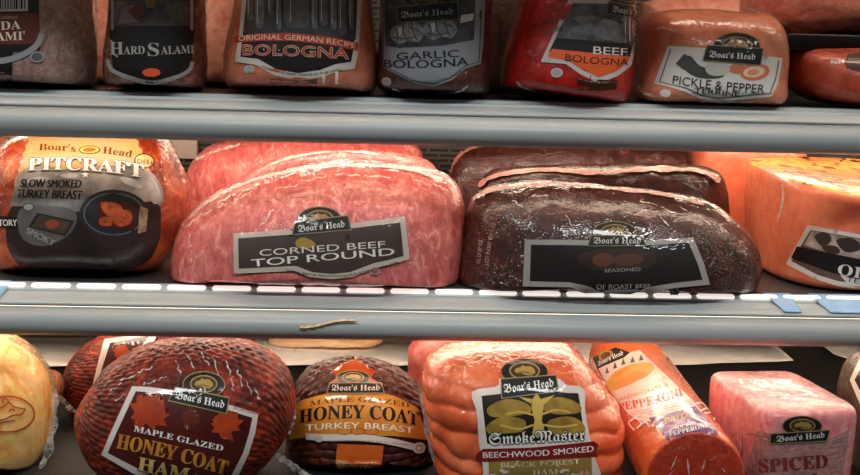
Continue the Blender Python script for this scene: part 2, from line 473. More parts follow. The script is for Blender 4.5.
# white paper liners at the rear of the deck
def sheet(label, pts, zoff=.001):
    W = [onz(x, y, S3 + zoff) for x, y in pts]
    tmp = bmesh.new(); vs = [tmp.verts.new(w) for w in W]; tmp.faces.new(vs); bmesh.ops.triangulate(tmp, faces=tmp.faces)
    x = XL
    while x < XR:
        bmesh.ops.bisect_plane(tmp, geom=tmp.verts[:] + tmp.edges[:] + tmp.faces[:], plane_co=(x, 0, 0), plane_no=(1, 0, 0)); x += .015
    for v in tmp.verts: v.co.z += .003 * (1 + noise.noise(Vector((v.co.x * 14, v.co.y * 9, 0))))
    ex = bmesh.ops.extrude_face_region(tmp, geom=tmp.faces[:])
    bmesh.ops.translate(tmp, verts=[g for g in ex['geom'] if isinstance(g, bmesh.types.BMVert)], vec=(0, 0, .0012))
    bmesh.ops.recalc_face_normals(tmp, faces=tmp.faces)
    o = link('paper_liner', tmp, plain('white_paper', (240, 236, 230), .7), None, True, loc=W[0]); o['label'] = label; o['category'] = 'paper liner'; o['group'] = 'white paper liners'
sheet('wide wrinkled white paper liner on the rear of the black deck behind the hams', [(-80, 370), (80, 369), (300, 368), (430, 368), (620, 369), (793, 363), (770, 342), (600, 341), (300, 340), (-80, 340)])
sheet('small pale paper liner corner on the black deck behind the spiced ham loaf', [(812, 341), (834, 356), (850, 361), (905, 366), (905, 340)])

# ------------------------------------------------------------------ TOP ROW (upright logs)
def chub(name, label, xl, xr, yb, xtl, xtr, Yc, ry, m, cat, p=2.3, group='upright deli logs on the top shelf', ytop=-75, sm=.9, bot=.88, wob=.0012):
    if Yc < .1: Yc -= .018
    a0, a1 = at(xl, yb, Yc - ry * .3), at(xr, yb, Yc - ry * .3); b0, b1 = at(xtl, 0, Yc - ry * .3), at(xtr, 0, Yc - ry * .3)
    A = Vector(((a0.x + a1.x) / 2, Yc, S1 + .0018)); zt = b0.z
    rx = (a1.x - a0.x) / 2; k = ((b1.x - b0.x) / 2) / rx
    T = Vector(((b0.x + b1.x) / 2, Yc + .01, zt)); B = A + (T - A) * 2.3
    H = (B - A).length
    f = lambda h: 1 + (k - 1) * h * 2.3
    prof = [(0, bot), (.002 / H, .94), (.005 / H, .975), (.012 / H, .992), (.03 / H, 1), (.44, f(.44)), (.7, f(.6)), (.88, f(.6) * .97), (.95, f(.6) * .86), (.985, f(.6) * .6), (1, f(.6) * .3)]
    bm, t = loft(A, B, (1, 0, 0), rx, ry, prof, p, 140, lumps(wob, 22, .0004, 90))
    o = body(name, label, cat, bm, S1, m, 'casing', group); return o, t
# genoa salami
m_salami = meat('pale_salami', [(.3, (120, 84, 76)), (.5, (150, 118, 108)), (.7, (176, 150, 140))], 55, wr=.7, wscale=30)
o, t = chub('salami_log', 'pale mauve salami log in wrinkled film with maroon label and barcode', -62, 89, 86, -58, 83, .05, .062, m_salami, 'salami')
L = Label(t, (20, 45))
L.poly([(-40, -6), (39, -6), (40, 50), (13, 52), (12, 86), (-40, 86)], BLACK, 0)
L.poly([(-40, 13), (39, 13), (39, 44), (-40, 45)], ink((96, 40, 34)), 1)
L.poly([(-38, -6), (28, -6), (28, 11), (-38, 12)], ink((206, 204, 200)), 2)
x = -36
while x < 27:
    w = random.choice((.7, 1.2, 1.8)); L.poly([(x, -6), (x + w, -6), (x + w, 9), (x, 9)], BLACK, 3, 'barcode'); x += w + random.choice((.8, 1.3, 1.6))
L.text('CASING', -2, 19, 18, 19, 3.2, TAN, 3)
L.text('DA', 1, 30, 21, 29, 8.5, CREAM, 3, face='serif'); L.text("AMI'", -4, 41, 25, 40, 8.5, CREAM, 3, face='serif')
L.text('AMI', -4, 82, 8, 82, 4, GREY, 3)
L.stroke([(p.x, p.y) for p in open_curve([(-30, 60), (0, 61), (20, 56), (36, 46), (42, 34)], 24)], 6, ink((150, 150, 150)), 4, 'ribbon_print')
L.ell(37, 57, 7, 5.5, GREY, 5, 'seal_print'); L.ell(37, 57, 5.5, 4, STEEL, 6, 'seal_print')
L.done(o)
# hidden reddish logs behind, slivers of them show in the gaps
m_pinklog = meat('pink_log', [(.3, (214, 130, 110)), (.7, (240, 190, 170))], 40, wr=.6, wscale=35)
o, t = chub('salami_log', 'pinkish log in film showing as a sliver between the mauve and brown salami', 62, 118, 82, 66, 116, .2, .05, m_pinklog, 'salami')
flap([(96, -6), (97, 30), (95, 55), (97, 84)], 5, .115, o, SEAM)  # pale strip stands in for the glint on the lit film edge
o, t = chub('salami_log', 'bright pink log in film showing between the brown salami and orange bologna', 193, 250, 85, 193, 250, .2, .05, m_pinklog, 'salami')
flap([(206, -6), (206, 30), (202, 55), (203, 86)], 6, .115, o, SEAM)  # another pale strip painting the bright glint of the film edge
chub('salami_log', 'dark log behind the gap between garlic and red beef bologna', 482, 540, 88, 482, 540, .2, .05, meat('dark_log', [(.3, (52, 32, 28)), (.7, (84, 54, 46))], 40, wr=.6), 'salami')
# hard salami
m_hard = meat('hard_salami', [(.35, (92, 48, 38)), (.5, (124, 72, 58)), (.68, (160, 108, 90))], 45, wr=.5, wscale=30)
o, t = chub('salami_log', 'brown hard salami log with black label and small orange oval', 101, 203, 88, 104, 200, .043, .055, m_hard, 'salami')
L = Label(t, (152, 45))
L.poly([(109, -6), (195, -6), (195, 30), (190, 71), (176, 77), (152, 80), (128, 77), (113, 71), (109, 30)], BLACK, 0)
L.stroke([(112, 30), (112, -6)], 3.2, ink((150, 138, 130)), 1); L.stroke([(192, 30), (192, -6)], 3.2, ink((150, 138, 130)), 1)
L.poly([(114, 26), (114, 0), (190, 0), (190, 26)], ink((52, 50, 62), (90, 78, 72), 90), 1, 'picture_print')
L.poly([(118, 24), (122, 8), (134, 4), (138, 22)], ink((104, 96, 96)), 2, 'picture_print'); L.poly([(128, 10), (141, 2), (146, 14), (136, 20)], ink((110, 52, 40), (80, 50, 46), 200), 3, 'picture_print')
L.poly([(144, -3), (156, -3), (155, 8), (147, 8)], ink((116, 98, 44)), 3, 'picture_print'); L.poly([(166, 4), (182, 3), (184, 20), (170, 20)], ink((92, 82, 58), (70, 66, 60), 200), 2, 'picture_print')
L.text('H', 110, 55, 124, 54.5, 12.5, ink((176, 172, 168)), 3, face='gothic'); L.text('ARD', 124, 54.5, 145, 54, 8, ink((176, 172, 168)), 3, face='serif')
L.text('S', 148, 56, 159, 56, 13, ink((176, 172, 168)), 3, face='serif'); L.text('ALAMI', 161, 54.5, 194, 53, 8, ink((176, 172, 168)), 3, face='serif')
L.stroke([(p.x, p.y) for p in open_curve([(110, 40), (114, 44), (112, 52), (118, 57)], 12)], 1.4, ink((176, 172, 168)), 3, 'lettering')
L.ell(151.5, 72.5, 9, 4.2, ink((222, 84, 46)), 4, 'seal_print')
L.stroke([(p.x, p.y) for p in open_curve([(107, 60), (112, 70), (128, 77), (152, 82), (176, 77), (189, 70), (192, 62)], 30)], 4, ink((150, 148, 148)), 3, 'ribbon_print')
L.poly([(134, 82), (168, 82), (168, 87), (134, 87)], BLACK, 1, 'label_strap_or_glint')
L.done(o)
# bologna
m_bol = meat('orange_bologna', [(.35, (196, 104, 78)), (.65, (222, 136, 106))], 30, wr=.35, wscale=22)
o, t = chub('bologna_log', 'big orange pink bologna log with white edged label and red banner', 221, 377, 92, 230, 372, .06, .082, m_bol, 'bologna', 2.5)
L = Label(t, (298, 50))
L.poly([(241, -8), (364, -8), (359, 50), (355, 69), (339, 71), (322, 77), (298, 80), (274, 75), (256, 65), (234, 62), (238, 35)], ink((196, 186, 178)), 0)
L.poly([(246, -8), (359, -8), (354, 48), (351, 62), (336, 64), (320, 70), (298, 73), (276, 69), (258, 59), (240, 57), (242, 35)], BLACK, 1)
L.poly([(246, -8), (359, -8), (356, 40), (243, 34)], ink((42, 42, 46), (64, 62, 64), 80), 2, 'picture_print')
for i, (x, w, y) in enumerate([(250, 7, 20), (260, 9, 28), (271, 6, 16), (279, 5, 30), (298, 24, 28), (315, 6, 30), (324, 8, 26), (334, 6, 30), (343, 8, 34), (352, 5, 30)]):
    L.smooth([(x - w / 2, -7), (x + w / 2, -7), (x + w / 2, y - 4), (x, y), (x - w / 2, y - 4)], ink((120, 120, 124), (66, 64, 68), 240) if i % 2 else ink((98, 94, 96), (70, 66, 68), 200), 3, 'picture_print', 20)
    L.stroke([(x - w * .3, -6), (x - w * .32, y - 6)], .8, ink((176, 174, 176)), 4, 'picture_print'); L.stroke([(x + w / 2, -6), (x + w / 2, y - 4)], .9, ink((30, 28, 30)), 4, 'picture_print')
L.poly([(234, 36), (262, 33.5), (292, 33), (330, 37), (359, 43), (358, 51), (328, 45), (292, 41), (262, 41), (234, 43)], ink((176, 62, 40)), 4, 'banner_print')
L.text('ORIGINAL GERMAN RECIPE', 238, 41, 355, 48.5, 5.2, ink((232, 200, 184)), 5, arc=4.2)
L.text('BOLOGNA', 243, 55, 348, 59, 10, ink((170, 60, 36)), 6, arc=1, bold=.012, outline=ink((226, 200, 186)), ow=.035)
L.text('PORK AND BEEF  MADE IN THE USA', 262, 67.5, 338, 70.5, 2.2, DARKBROWN, 3, arc=-6.5)
L.poly([(270, 78), (284, 79), (300, 80.5), (317, 79), (317, 91), (270, 90)], ink((92, 46, 30)), 1, 'label_strap_or_glint')
L.ell(249, 69.5, 5, 4.2, SILVER, 1, 'seal_print'); L.ell(249, 69.5, 3.8, 3, GREY, 2, 'seal_print')
for xx in (322, 335): L.poly([(xx, 72), (xx + 3, 71.5), (xx + 3, 84), (xx, 83)], ink((236, 214, 200)), 1, 'label_strap_or_glint')  # two pale bars paint a white reflection on the wrap
L.done(o)
ribbon(t, [(225, 84), (234, 88), (246, 89.5)], 1.8, o, SEAM); ribbon(t, [(360, 88), (370, 90), (374, 86)], 1.8, o, SEAM)  # pale strips paint glints along the bottom edge of the film
# garlic bologna
m_garlic = meat('dark_garlic_bologna', [(.35, (58, 30, 24)), (.65, (92, 52, 42))], 30, wr=.35, wscale=22)
o, t = chub('bologna_log', 'dark brown garlic bologna log with grey label showing garlic bulbs', 376, 492, 94, 380, 496, .052, .07, m_garlic, 'bologna', 2.5)
L = Label(t, (434, 50))
L.poly([(379, -6), (486, -6), (484, 40), (481, 64), (466, 68), (452, 80), (434, 86), (414, 83), (398, 75), (383, 68), (380, 30)], ink((128, 130, 136)), 0)
L.stroke([(382, 2), (382.5, 66), (399, 73.5), (414, 81), (434, 83.5), (450, 78), (465, 66), (479, 62), (482, 10)], 1.2, ink((70, 70, 76)), 1)
L.poly([(383, -6), (476, -6), (474, 40), (440, 46), (400, 48), (385, 46)], ink((36, 36, 42), (70, 70, 76), 90), 1, 'picture_print')
for cx, cy in ((407, 33), (440, 29)):
    L.smooth([(cx - 17, cy + 2), (cx - 13, cy - 7), (cx - 3, cy - 9), (cx + 6, cy - 12), (cx + 13, cy - 8), (cx + 17, cy), (cx + 12, cy + 9), (cx + 2, cy + 8), (cx - 8, cy + 11)], ink((142, 140, 140), (96, 94, 96), 260), 2, 'picture_print#%d' % cx)
    for q in ([(-12, -6), (-9, 1), (-10, 9)], [(-4, -9), (-3, 0), (1, 8)], [(5, -11), (6, -2), (10, 7)], [(-14, 4), (-4, 6), (8, 4)], [(2, -6), (12, -2), (15, 2)]):
        L.stroke([(p.x, p.y) for p in open_curve([(cx + a, cy + b) for a, b in q], 8)], 1.1, ink((52, 48, 50)), 3, 'picture_print#%d' % cx)
    L.smooth([(cx - 9, cy - 5), (cx - 5, cy - 6), (cx - 6, cy + 3), (cx - 8, cy + 2)], ink((176, 174, 172)), 3, 'picture_print#%d' % cx, 12)
L.poly([(461, 15), (474, 13), (473, 20), (460, 23)], ink((190, 192, 198)), 2)
L.badge(428, 0, 24, 10, [(396, 6), (458, 1), (459, 20), (398, 23)], (402, 18, 453, 14), 6, dim=.7)
L.text('GARLIC', 397, 60, 459, 57, 7.2, ink((36, 34, 38)), 3, bold=.02); L.text('BOLOGNA', 384, 67.5, 468, 65, 8, ink((36, 34, 38)), 3, bold=.02, arc=-1.5)
L.text('SOY FREE  GLUTEN FREE', 398, 77, 462, 72, 2, ink((70, 70, 76)), 3, arc=-8)
L.ell(386, 82, 5, 4.3, SILVER, 1, 'seal_print'); L.ell(386, 82, 3.7, 3, GREY, 2, 'seal_print')
L.done(o)
ribbon(t, [(394, 88), (405, 91.5), (434, 92.5), (455, 91.5), (466, 86)], 1.8, o, SEAM)  # bright line painted as the glint at the log's bottom
# beef bologna
m_beef = meat('red_beef_bologna', [(.35, (150, 20, 14)), (.65, (196, 36, 24))], 30, wr=.35, wscale=22)
o, t = chub('bologna_log', 'bright red beef bologna log leaning, with a pictured label', 500, 631, 97, 524, 640, .055, .075, m_beef, 'bologna', 2.5)
L = Label(t, (585, 50))
L.poly([(569, -2), (646, -2), (640, 40), (632, 66), (618, 76), (599, 83), (580, 74), (566, 64), (541, 62), (556, 28)], ink((200, 190, 186)), 0)
L.poly([(573, 3), (641, 3), (636, 40), (628, 62), (616, 71), (599, 77), (583, 70), (568, 60), (548, 57), (560, 28)], ink((110, 112, 118), (60, 60, 66), 70), 1, 'picture_print')
L.poly([(556, 38), (634, 44), (630, 58), (549, 52)], BLACK, 2); L.poly([(552, 49), (630, 57), (628, 63), (616, 71), (599, 77), (583, 70), (568, 60), (548, 57)], ink((226, 92, 44)), 3)
for q in ([(566, 36), (576, 24), (590, 22), (600, 34)], [(590, 30), (604, 18), (618, 22), (622, 40), (600, 40)], [(572, 18), (590, 14), (600, 18), (580, 24)]): L.poly(q, ink((140, 140, 146), (90, 92, 98), 120), 2, 'picture_print')
L.badge(628, -4, 20, 8, [(608, 1), (652, 6), (650, 19), (606, 14)], (612, 11.5, 650, 16), 6, dim=.7)
L.text('BEEF', 593, 54, 627, 56, 7.6, ink((220, 214, 210)), 4, bold=.02); L.text('BOLOGNA', 565, 60.5, 628, 66, 6.8, ink((40, 20, 16)), 5, bold=.01, arc=-1)
L.poly([(578, 79), (599, 86), (617, 80), (616, 90), (577, 90)], ink((60, 30, 20)), 1, 'label_strap_or_glint')
L.ell(557, 72.5, 6, 4.6, SILVER, 1, 'seal_print'); L.ell(557, 72.5, 4.5, 3.3, GREY, 2, 'seal_print')
L.done(o)
ribbon(t, [(518, 82), (527, 88), (540, 92), (560, 94)], 2, o, SEAM)  # painted glint along the lower film edge
# pickle and pepper terrine: rounded loaf
m_ter = meat('terrine', [(.35, (198, 112, 82)), (.6, (218, 138, 106)), (.75, (228, 164, 130))], 26, wr=.3, wscale=18)
bm, t = inflate([(634, 96), (637, 80), (643, 50), (648, 20), (662, 11), (700, 9), (740, 12), (764, 15), (778, 28), (781, 52), (778, 78), (773, 102), (740, 104), (690, 103), (650, 101)], .045, .075, .075, S1, 3.4, lean=.16, disp=lumps(.001, 20))
o = body('terrine_loaf', 'tan rounded terrine loaf with white label showing a pickle and pepper slices', 'terrine', bm, S1, m_ter, group='loaves on the top shelf')
L = Label(t, (715, 70))
L.poly([(668, 46), (700, 48), (702, 62), (765, 62), (768, 56), (784, 58), (779, 84), (772, 97), (755, 98), (736, 100), (717, 102), (700, 98), (686, 92), (670, 87), (654, 84)], ink((206, 200, 194)), 0)
L.stroke([(671, 49), (660, 82), (686, 88), (702, 95), (717, 98), (736, 96.5), (755, 94.5), (770, 94), (776, 80), (780, 60)], 1.3, ink((90, 84, 84)), 1)
L.smooth([(680, 60), (690, 56), (700, 66), (716, 70), (724, 76), (712, 79), (696, 77), (685, 70)], ink((72, 76, 66), (54, 56, 50), 90), 2, 'picture_print')
L.poly([(676, 64), (684, 54), (692, 58), (694, 66), (684, 70)], ink((70, 70, 66)), 3, 'picture_print')
L.smooth([(706, 66), (722, 62), (730, 70), (720, 76), (708, 74)], ink((186, 180, 170)), 3, 'picture_print')
L.ell(737, 69, 9, 5, ink((196, 116, 80)), 2, 'picture_print'); L.ell(755, 72, 15, 8.5, ink((206, 110, 70)), 3, 'picture_print', -8); L.ell(754, 72, 11, 5.5, ink((226, 190, 166)), 4, 'picture_print', -8); L.ell(753, 72.5, 6, 3, ink((214, 140, 100)), 5, 'picture_print', -8)
L.text('PICKLE & PEPPER', 673, 84, 764, 93.5, 8.6, ink((44, 40, 42)), 6, arc=-1); L.text('TERRINE', 694, 92, 739, 96.8, 4.4, ink((44, 40, 42)), 6, bold=.02)
L.badge(737, 46, 24, 14, [(706, 45), (764, 48), (761, 66), (702, 61)], (709, 57.5, 755, 60), 6, dim=.85)
L.ell(666, 93, 5.5, 3.5, WHITE, 1, 'seal_print')
L.done(o)
ribbon(t, [(638, 84), (644, 92), (654, 96)], 2, o, SEAM); ribbon(t, [(700, 100), (740, 101), (764, 99)], 1.6, o, SEAM); ribbon(t, [(655, 30), (664, 28), (676, 32)], 1.4, o, SEAM)  # strips at the bottom edge paint glints on the film
# meats behind and beside the terrine
m_ham1 = meat('rosy_ham', [(.3, (170, 84, 70)), (.55, (206, 124, 106)), (.75, (226, 164, 146))], 20, (1, 1, 2), wr=.7, wscale=30)
tr = thing('meat_tray', 'dark plastic tray between the rosy ham and orange ham at the shelf end', 'tray', at(830, 48, .08))
bm = bmesh.new(); a, b = at(786, 38, .03), at(960, 44, .03); box(bm, a.x, b.x, .03, .30, b.z - .008, b.z, .003); link('tray_base', bm, plain('dark_plastic', (40, 38, 40), .35), tr, True)
bm = bmesh.new(); box(bm, a.x, b.x, .022, .03, b.z - .010, b.z + .006, .002); link('tray_rim', bm, plain('dark_plastic', (40, 38, 40), .35), tr, True)
zt = b.z
bm, t = inflate([(746, 20), (762, 32), (785, 40), (830, 42), (900, 42), (930, 20), (925, -30), (880, -50), (800, -45), (752, -20)], .14, .09, .09, zt + .003, 2.3, disp=lumps(.003, 16, .001, 60))
o = body('ham_piece', 'rosy ham in clear film lying on the dark tray above the orange ham', 'ham', bm, zt, m_ham1, group='hams at the end of the top shelf')
ribbon(t, [(748, 8), (775, 18), (810, 36)], 2.2, o, SEAM)
bm, t = inflate([(640, 10), (648, 0), (690, -12), (740, -10), (770, 4), (775, 40), (770, 70), (650, 70)], .31, .055, .06, S1, 2.6, disp=lumps(.003, 18))
o = body('ham_piece', 'pink ham in shiny film behind the tan terrine loaf', 'ham', bm, S1, meat('pink_film_ham', [(.3, (196, 110, 96)), (.7, (232, 170, 150))], 24, wr=.7, wscale=30), group='hams at the end of the top shelf')
m_or = meat('orange_red_ham', [(.35, (150, 52, 34)), (.65, (206, 88, 56))], 14, wr=.4, wscale=22)
bm, t = inflate([(788, 84), (787, 62), (796, 50), (820, 47), (880, 48), (925, 60), (930, 90), (900, 110), (850, 107), (812, 100)], .05, .07, .07, S1, 2.4, disp=lumps(.0015, 18))
o = body('ham_piece', 'glossy orange red ham under the dark tray with a small dark label', 'ham', bm, S1, m_or, group='hams at the end of the top shelf')
L = Label(t, (852, 65)); L.smooth([(846, 58), (852, 53), (900, 56), (900, 75), (852, 70), (845, 66)], ink((70, 44, 40)), 0, n=24)
for i in range(4): L.ell(832 + i * 3.6, 62 + math.sin(i) * .8, 1.6, 1.8, WHITE, 1, 'seal_print')
L.text('SMOKED', 848, 61, 872, 62.5, 2.6, ink((210, 190, 180)), 2); L.done(o)

# ------------------------------------------------------------------ MIDDLE ROW
def netting(c, amp, row, colw, tilt):
    """tubular net: rows run along a tilted axis through the ham, cells offset like bricks"""
    ct, st_ = math.cos(R(tilt)), math.sin(R(tilt))
    def f(co, u, a):
        dx, dy, dz = co.x - c[0], co.y - c[1], co.z - c[2]
        ex = dx * ct + dz * st_; ez = -dx * st_ + dz * ct
        th = math.atan2(ez, -dy) + .25 * noise.noise(Vector((ex * 12, dy * 10, 3)))
        rr = th / row + ex * 6; k = math.floor(rr)
        g = abs(math.sin(math.pi * rr)) ** .38
        h = abs(math.sin(math.pi * (ex / colw + .5 * (k % 2) + .35 * noise.noise(Vector((ex * 30, k * .7, 1)))))) ** .34
        return amp * (g * h - .55) + noise.noise(co * 18) * .0025
    return f
# pit smoked turkey breast
m_pit = meat('glazed_turkey', [(.28, (96, 26, 12)), (.45, (164, 58, 20)), (.62, (204, 92, 32)), (.8, (230, 144, 74))], 16, wr=.6, wscale=26, dist=1.5)
bm, t = inflate([(-7, 232), (-6, 195), (0, 160), (12, 140), (38, 132), (90, 128), (140, 131), (164, 140), (178, 165), (187, 190), (188, 215), (182, 240), (167, 260), (130, 274), (80, 279), (30, 276), (4, 262)], .085, .085, .085, S2, 2.3, disp=lumps(.003, 14, .0008, 60))
o = body('turkey_breast', 'orange glazed turkey breast with cream and smoky grey label on the middle shelf', 'turkey', bm, S2, m_pit)
L = Label(t, (85, 205), off=.0022)
jag = lambda a, b, n, am: [(a[0] + (b[0] - a[0]) * i / n + (am if i % 2 else -am), a[1] + (b[1] - a[1]) * i / n) for i in range(n + 1)]
L.poly([(24, 130), (136, 130)] + jag((137, 138), (152, 182), 10, 1.2) + [(120, 190), (14, 186)] + jag((16, 178), (27, 137), 10, 1.2), ink((206, 158, 92), (212, 164, 124), 22), 0)
sm = ink((176, 170, 164), (104, 102, 104), 40); dk = ink((60, 44, 40), (34, 28, 28), 30)
L.smooth([(20, 172), (40, 165), (70, 170), (110, 166), (146, 170), (160, 185), (162, 204), (150, 212), (120, 220), (60, 222), (12, 214), (14, 190)], sm, 1)
L.smooth([(12, 206), (50, 214), (120, 206), (156, 202), (160, 222), (158, 242), (146, 262), (110, 274), (60, 275), (22, 268), (6, 244)], dk, 2)
L.smooth([(20, 210), (50, 206), (76, 212), (72, 232), (46, 246), (22, 238)], ink((112, 108, 108), (80, 76, 76), 30), 3)
L.text("Boar's", 38, 150.5, 76, 152.5, 7, ink((96, 56, 26)), 3, arc=1, face='serif'); L.text('Head', 103, 154, 132, 158.5, 7, ink((96, 56, 26)), 3, face='serif')
L.ell(90, 150.5, 11, 4.4, ink((120, 76, 30)), 3, 'brand_badge'); L.ell(90, 150.5, 9.6, 3.4, ink((224, 180, 90)), 4, 'brand_badge'); L.smooth([(83, 151), (87, 148.6), (93, 148.4), (97, 150.5), (92, 152.6), (86, 152.4)], ink((150, 100, 40)), 5, 'brand_badge', 14)
L.text('PITCRAFT', 28, 171, 142, 178, 12.5, ink((232, 230, 226)), 10, arc=3, bold=.03, outline=ink((84, 76, 72)), ow=.045, face='serif')
L.text('SLOW SMOKED', 21, 187.5, 82, 188.5, 8, BLACK, 10, bold=.05, shear=.15); L.text('TURKEY BREAST', 18, 197.5, 83, 199.5, 8, BLACK, 10, bold=.05, shear=.15)
L.poly([(86 + rr * math.cos(R(a)), 175.5 + rr * math.sin(R(a))) for a, rr in [(36 * i - 90, 4.2 if i % 2 == 0 else 1.7) for i in range(10)]], ink((236, 232, 228)), 6)
for q in ([(60, 176), (72, 174), (80, 177), (70, 179)], [(148, 176), (156, 184), (160, 200), (153, 204), (146, 192)], [(120, 178), (134, 180), (142, 188), (128, 186)], [(24, 182), (40, 177), (52, 180), (36, 184)]): L.smooth(q, ink((206, 204, 204), (150, 148, 150), 120), 4, n=18)
L.ell(144, 161.5, 10, 7.5, ink((70, 50, 34)), 3, 'seal_print'); L.ell(144, 161.5, 8.6, 6.2, ink((216, 186, 120)), 4, 'seal_print'); L.text('DELI', 137, 163.5, 151, 165, 4, ink((70, 44, 30)), 5, 'seal_print', bold=.02)
L.ell(114, 214, 34, 24, ink((46, 44, 46)), 4, 'picture_print'); L.ell(114, 214, 30, 21, ink((92, 96, 104)), 5, 'picture_print'); L.ell(114, 214, 28.5, 19.6, ink((40, 40, 46)), 6, 'picture_print')
L.poly([(99, 200), (136, 205), (134, 231), (98, 226)], ink((70, 30, 20)), 7, 'picture_print')
for q in ([(101, 203), (118, 204), (122, 212), (108, 216)], [(110, 214), (128, 210), (131, 222), (118, 226)], [(100, 218), (110, 217), (112, 225), (101, 225)]): L.smooth(q, ink((206, 98, 56), (130, 50, 34), 160), 8, 'picture_print', 16)
L.poly([(139, 206), (147, 209), (145, 231), (137, 233)], ink((196, 160, 130), (120, 90, 70), 120), 7, 'picture_print')
L.poly([(38, 213), (75, 221), (66, 236), (29, 227)], ink((40, 34, 34)), 4, 'picture_print'); L.poly([(40, 215), (72, 222), (65, 234), (32, 227)], ink((92, 66, 48), (60, 60, 54), 120), 5, 'picture_print'); L.smooth([(46, 222), (56, 220), (60, 226), (50, 229)], ink((150, 70, 50)), 6, 'picture_print', 14)
L.ell(29, 207, 6, 4.4, ink((70, 70, 72)), 4, 'seal_print#2'); L.ell(29, 207, 4.6, 3.2, ink((150, 150, 152)), 5, 'seal_print#2')
L.text('SMOKY', 26, 233, 54, 246, 6.5, ink((160, 154, 150)), 5, bold=.03)
L.poly([(-6, 216), (17, 217), (19, 229), (-5, 228)], BLACK, 4, 'banner_print'); L.text('TORY', -2, 226.5, 17.5, 226, 6.5, ink((220, 214, 206)), 5, bold=.03)
L.done(o)
flap([(163, 142), (172, 152), (180, 168), (184, 186)], 4, .06, o, SEAM, side=-1)
bm, t = inflate([(-70, 190), (-66, 160), (-40, 140), (-5, 134), (10, 142), (18, 160), (18, 200), (0, 232), (-60, 232)], .27, .07, .07, S2, 2.3, disp=lumps(.003, 18))
o = body('ham_piece', 'brown cured ham just showing behind the orange glazed turkey breast', 'ham', bm, S2, meat('brown_ham', [(.3, (96, 50, 40)), (.7, (150, 92, 76))], 24, wr=.6), group=None)
ribbon(t, [(6, 140), (8, 150), (4, 165)], 2, o, SEAM)

# corned beef
m_corn = meat('corned_beef', [(.25, (160, 58, 58)), (.42, (190, 86, 84)), (.56, (206, 108, 102)), (.74, (236, 172, 158))], 26, (1.6, 1, .8), wr=.6, wscale=24, wstretch=(1, 1, 2.2), dist=1.2)
def corned(label, outline, Yc, Df, Db, lean=.25):
    bm, t = inflate(outline, Yc, Df, Db, S2, 2.3, cz=.12, lean=lean, disp=lumps(.0035, 16, .0009, 70))
    return body('corned_beef', label, 'corned beef', bm, S2, m_corn, group='corned beef rounds on the middle shelf'), t
o, t = corned('large pink corned beef round in front with black bordered label', [(170, 266), (172, 245), (180, 224), (195, 207), (222, 190), (262, 176), (305, 166), (350, 163), (395, 165), (430, 170), (452, 180), (463, 197), (466, 220), (464, 250), (459, 276), (448, 290), (400, 294), (300, 293), (215, 290), (178, 284)], .042, .078, .055, .2)
L = Label(t, (320, 250), off=.0026)
L.poly([(233, 234), (293, 230), (352, 224), (405, 217), (409, 259), (392, 264), (376, 268), (352, 277), (332, 279), (310, 277), (294, 271), (234, 274)], ink((186, 172, 160)), 0)
L.poly([(238, 239), (293, 235), (352, 229), (400, 223), (403, 256), (388, 260), (374, 263), (350, 272), (332, 274), (312, 272), (296, 266), (239, 269)], ink((54, 42, 38), (70, 56, 50), 20), 1)
L.smooth([(296, 242), (303, 238), (312, 241), (316, 246), (308, 249), (298, 248)], ink((150, 126, 50)), 2, 'picture_print')
L.badge(320, 220, 22, 13, [(295, 222), (349, 216), (352, 231), (292, 236)], (299, 233, 345, 228), 6.5, dim=.85)
L.text('CORNED BEEF', 260, 256.5, 385, 247.5, 6.3, ink((214, 204, 196)), 3, bold=0); L.text('TOP ROUND', 252, 267, 394, 255, 7.2, ink((226, 218, 210)), 3, bold=.025)
L.text('WITH BRINE SOLUTION', 286, 271, 345, 277, 2.2, DARKBROWN, 3, arc=-2); L.text('CARAMEL COLOR', 345, 277, 398, 263, 2.2, DARKBROWN, 3, arc=-1)
L.ell(374, 271, 5, 4, ink((190, 150, 140)), 1, 'seal_print'); L.ell(374, 271, 3.8, 2.8, ink((130, 90, 84)), 2, 'seal_print')
L.done(o)
ribbon(t, [(182, 226), (205, 205), (240, 186), (290, 172), (340, 166), (400, 169), (440, 180)], 3, o, SEAM)
creases(t, [(196, 222, 22, -38), (212, 212, 18, -30), (226, 202, 16, -40), (244, 198, 20, -25), (268, 216, 12, -50), (262, 224, 10, -40), (286, 190, 24, -12), (312, 182, 26, -8), (344, 178, 24, 0), (372, 180, 26, 6), (432, 190, 16, 20), (440, 198, 14, 25), (446, 206, 12, 30), (414, 186, 18, 12), (192, 240, 14, 85), (194, 256, 12, 85)], o)
o, t = corned('pink corned beef round sandwiched between the front and rear rounds', [(212, 225), (222, 196), (250, 172), (292, 155), (340, 150), (386, 153), (424, 161), (440, 176), (444, 220), (430, 258), (320, 262), (225, 255)], .195, .05, .05, .08)
ribbon(t, [(252, 173), (292, 158), (340, 152.5), (386, 156), (420, 164)], 2.4, o, SEAM)
o, t = corned('pink corned beef round at the rear beside the pale back panel', [(182, 205), (183, 186), (188, 168), (198, 155), (215, 143), (250, 137), (330, 134), (400, 138), (419, 148), (424, 168), (420, 215), (395, 240), (250, 242), (190, 232)], .325, .06, .055, .05)
ribbon(t, [(196, 160), (215, 152), (240, 145)], 2.2, o, SEAM); ribbon(t, [(206, 176), (222, 180), (238, 184)], 1.6, o, SEAM)

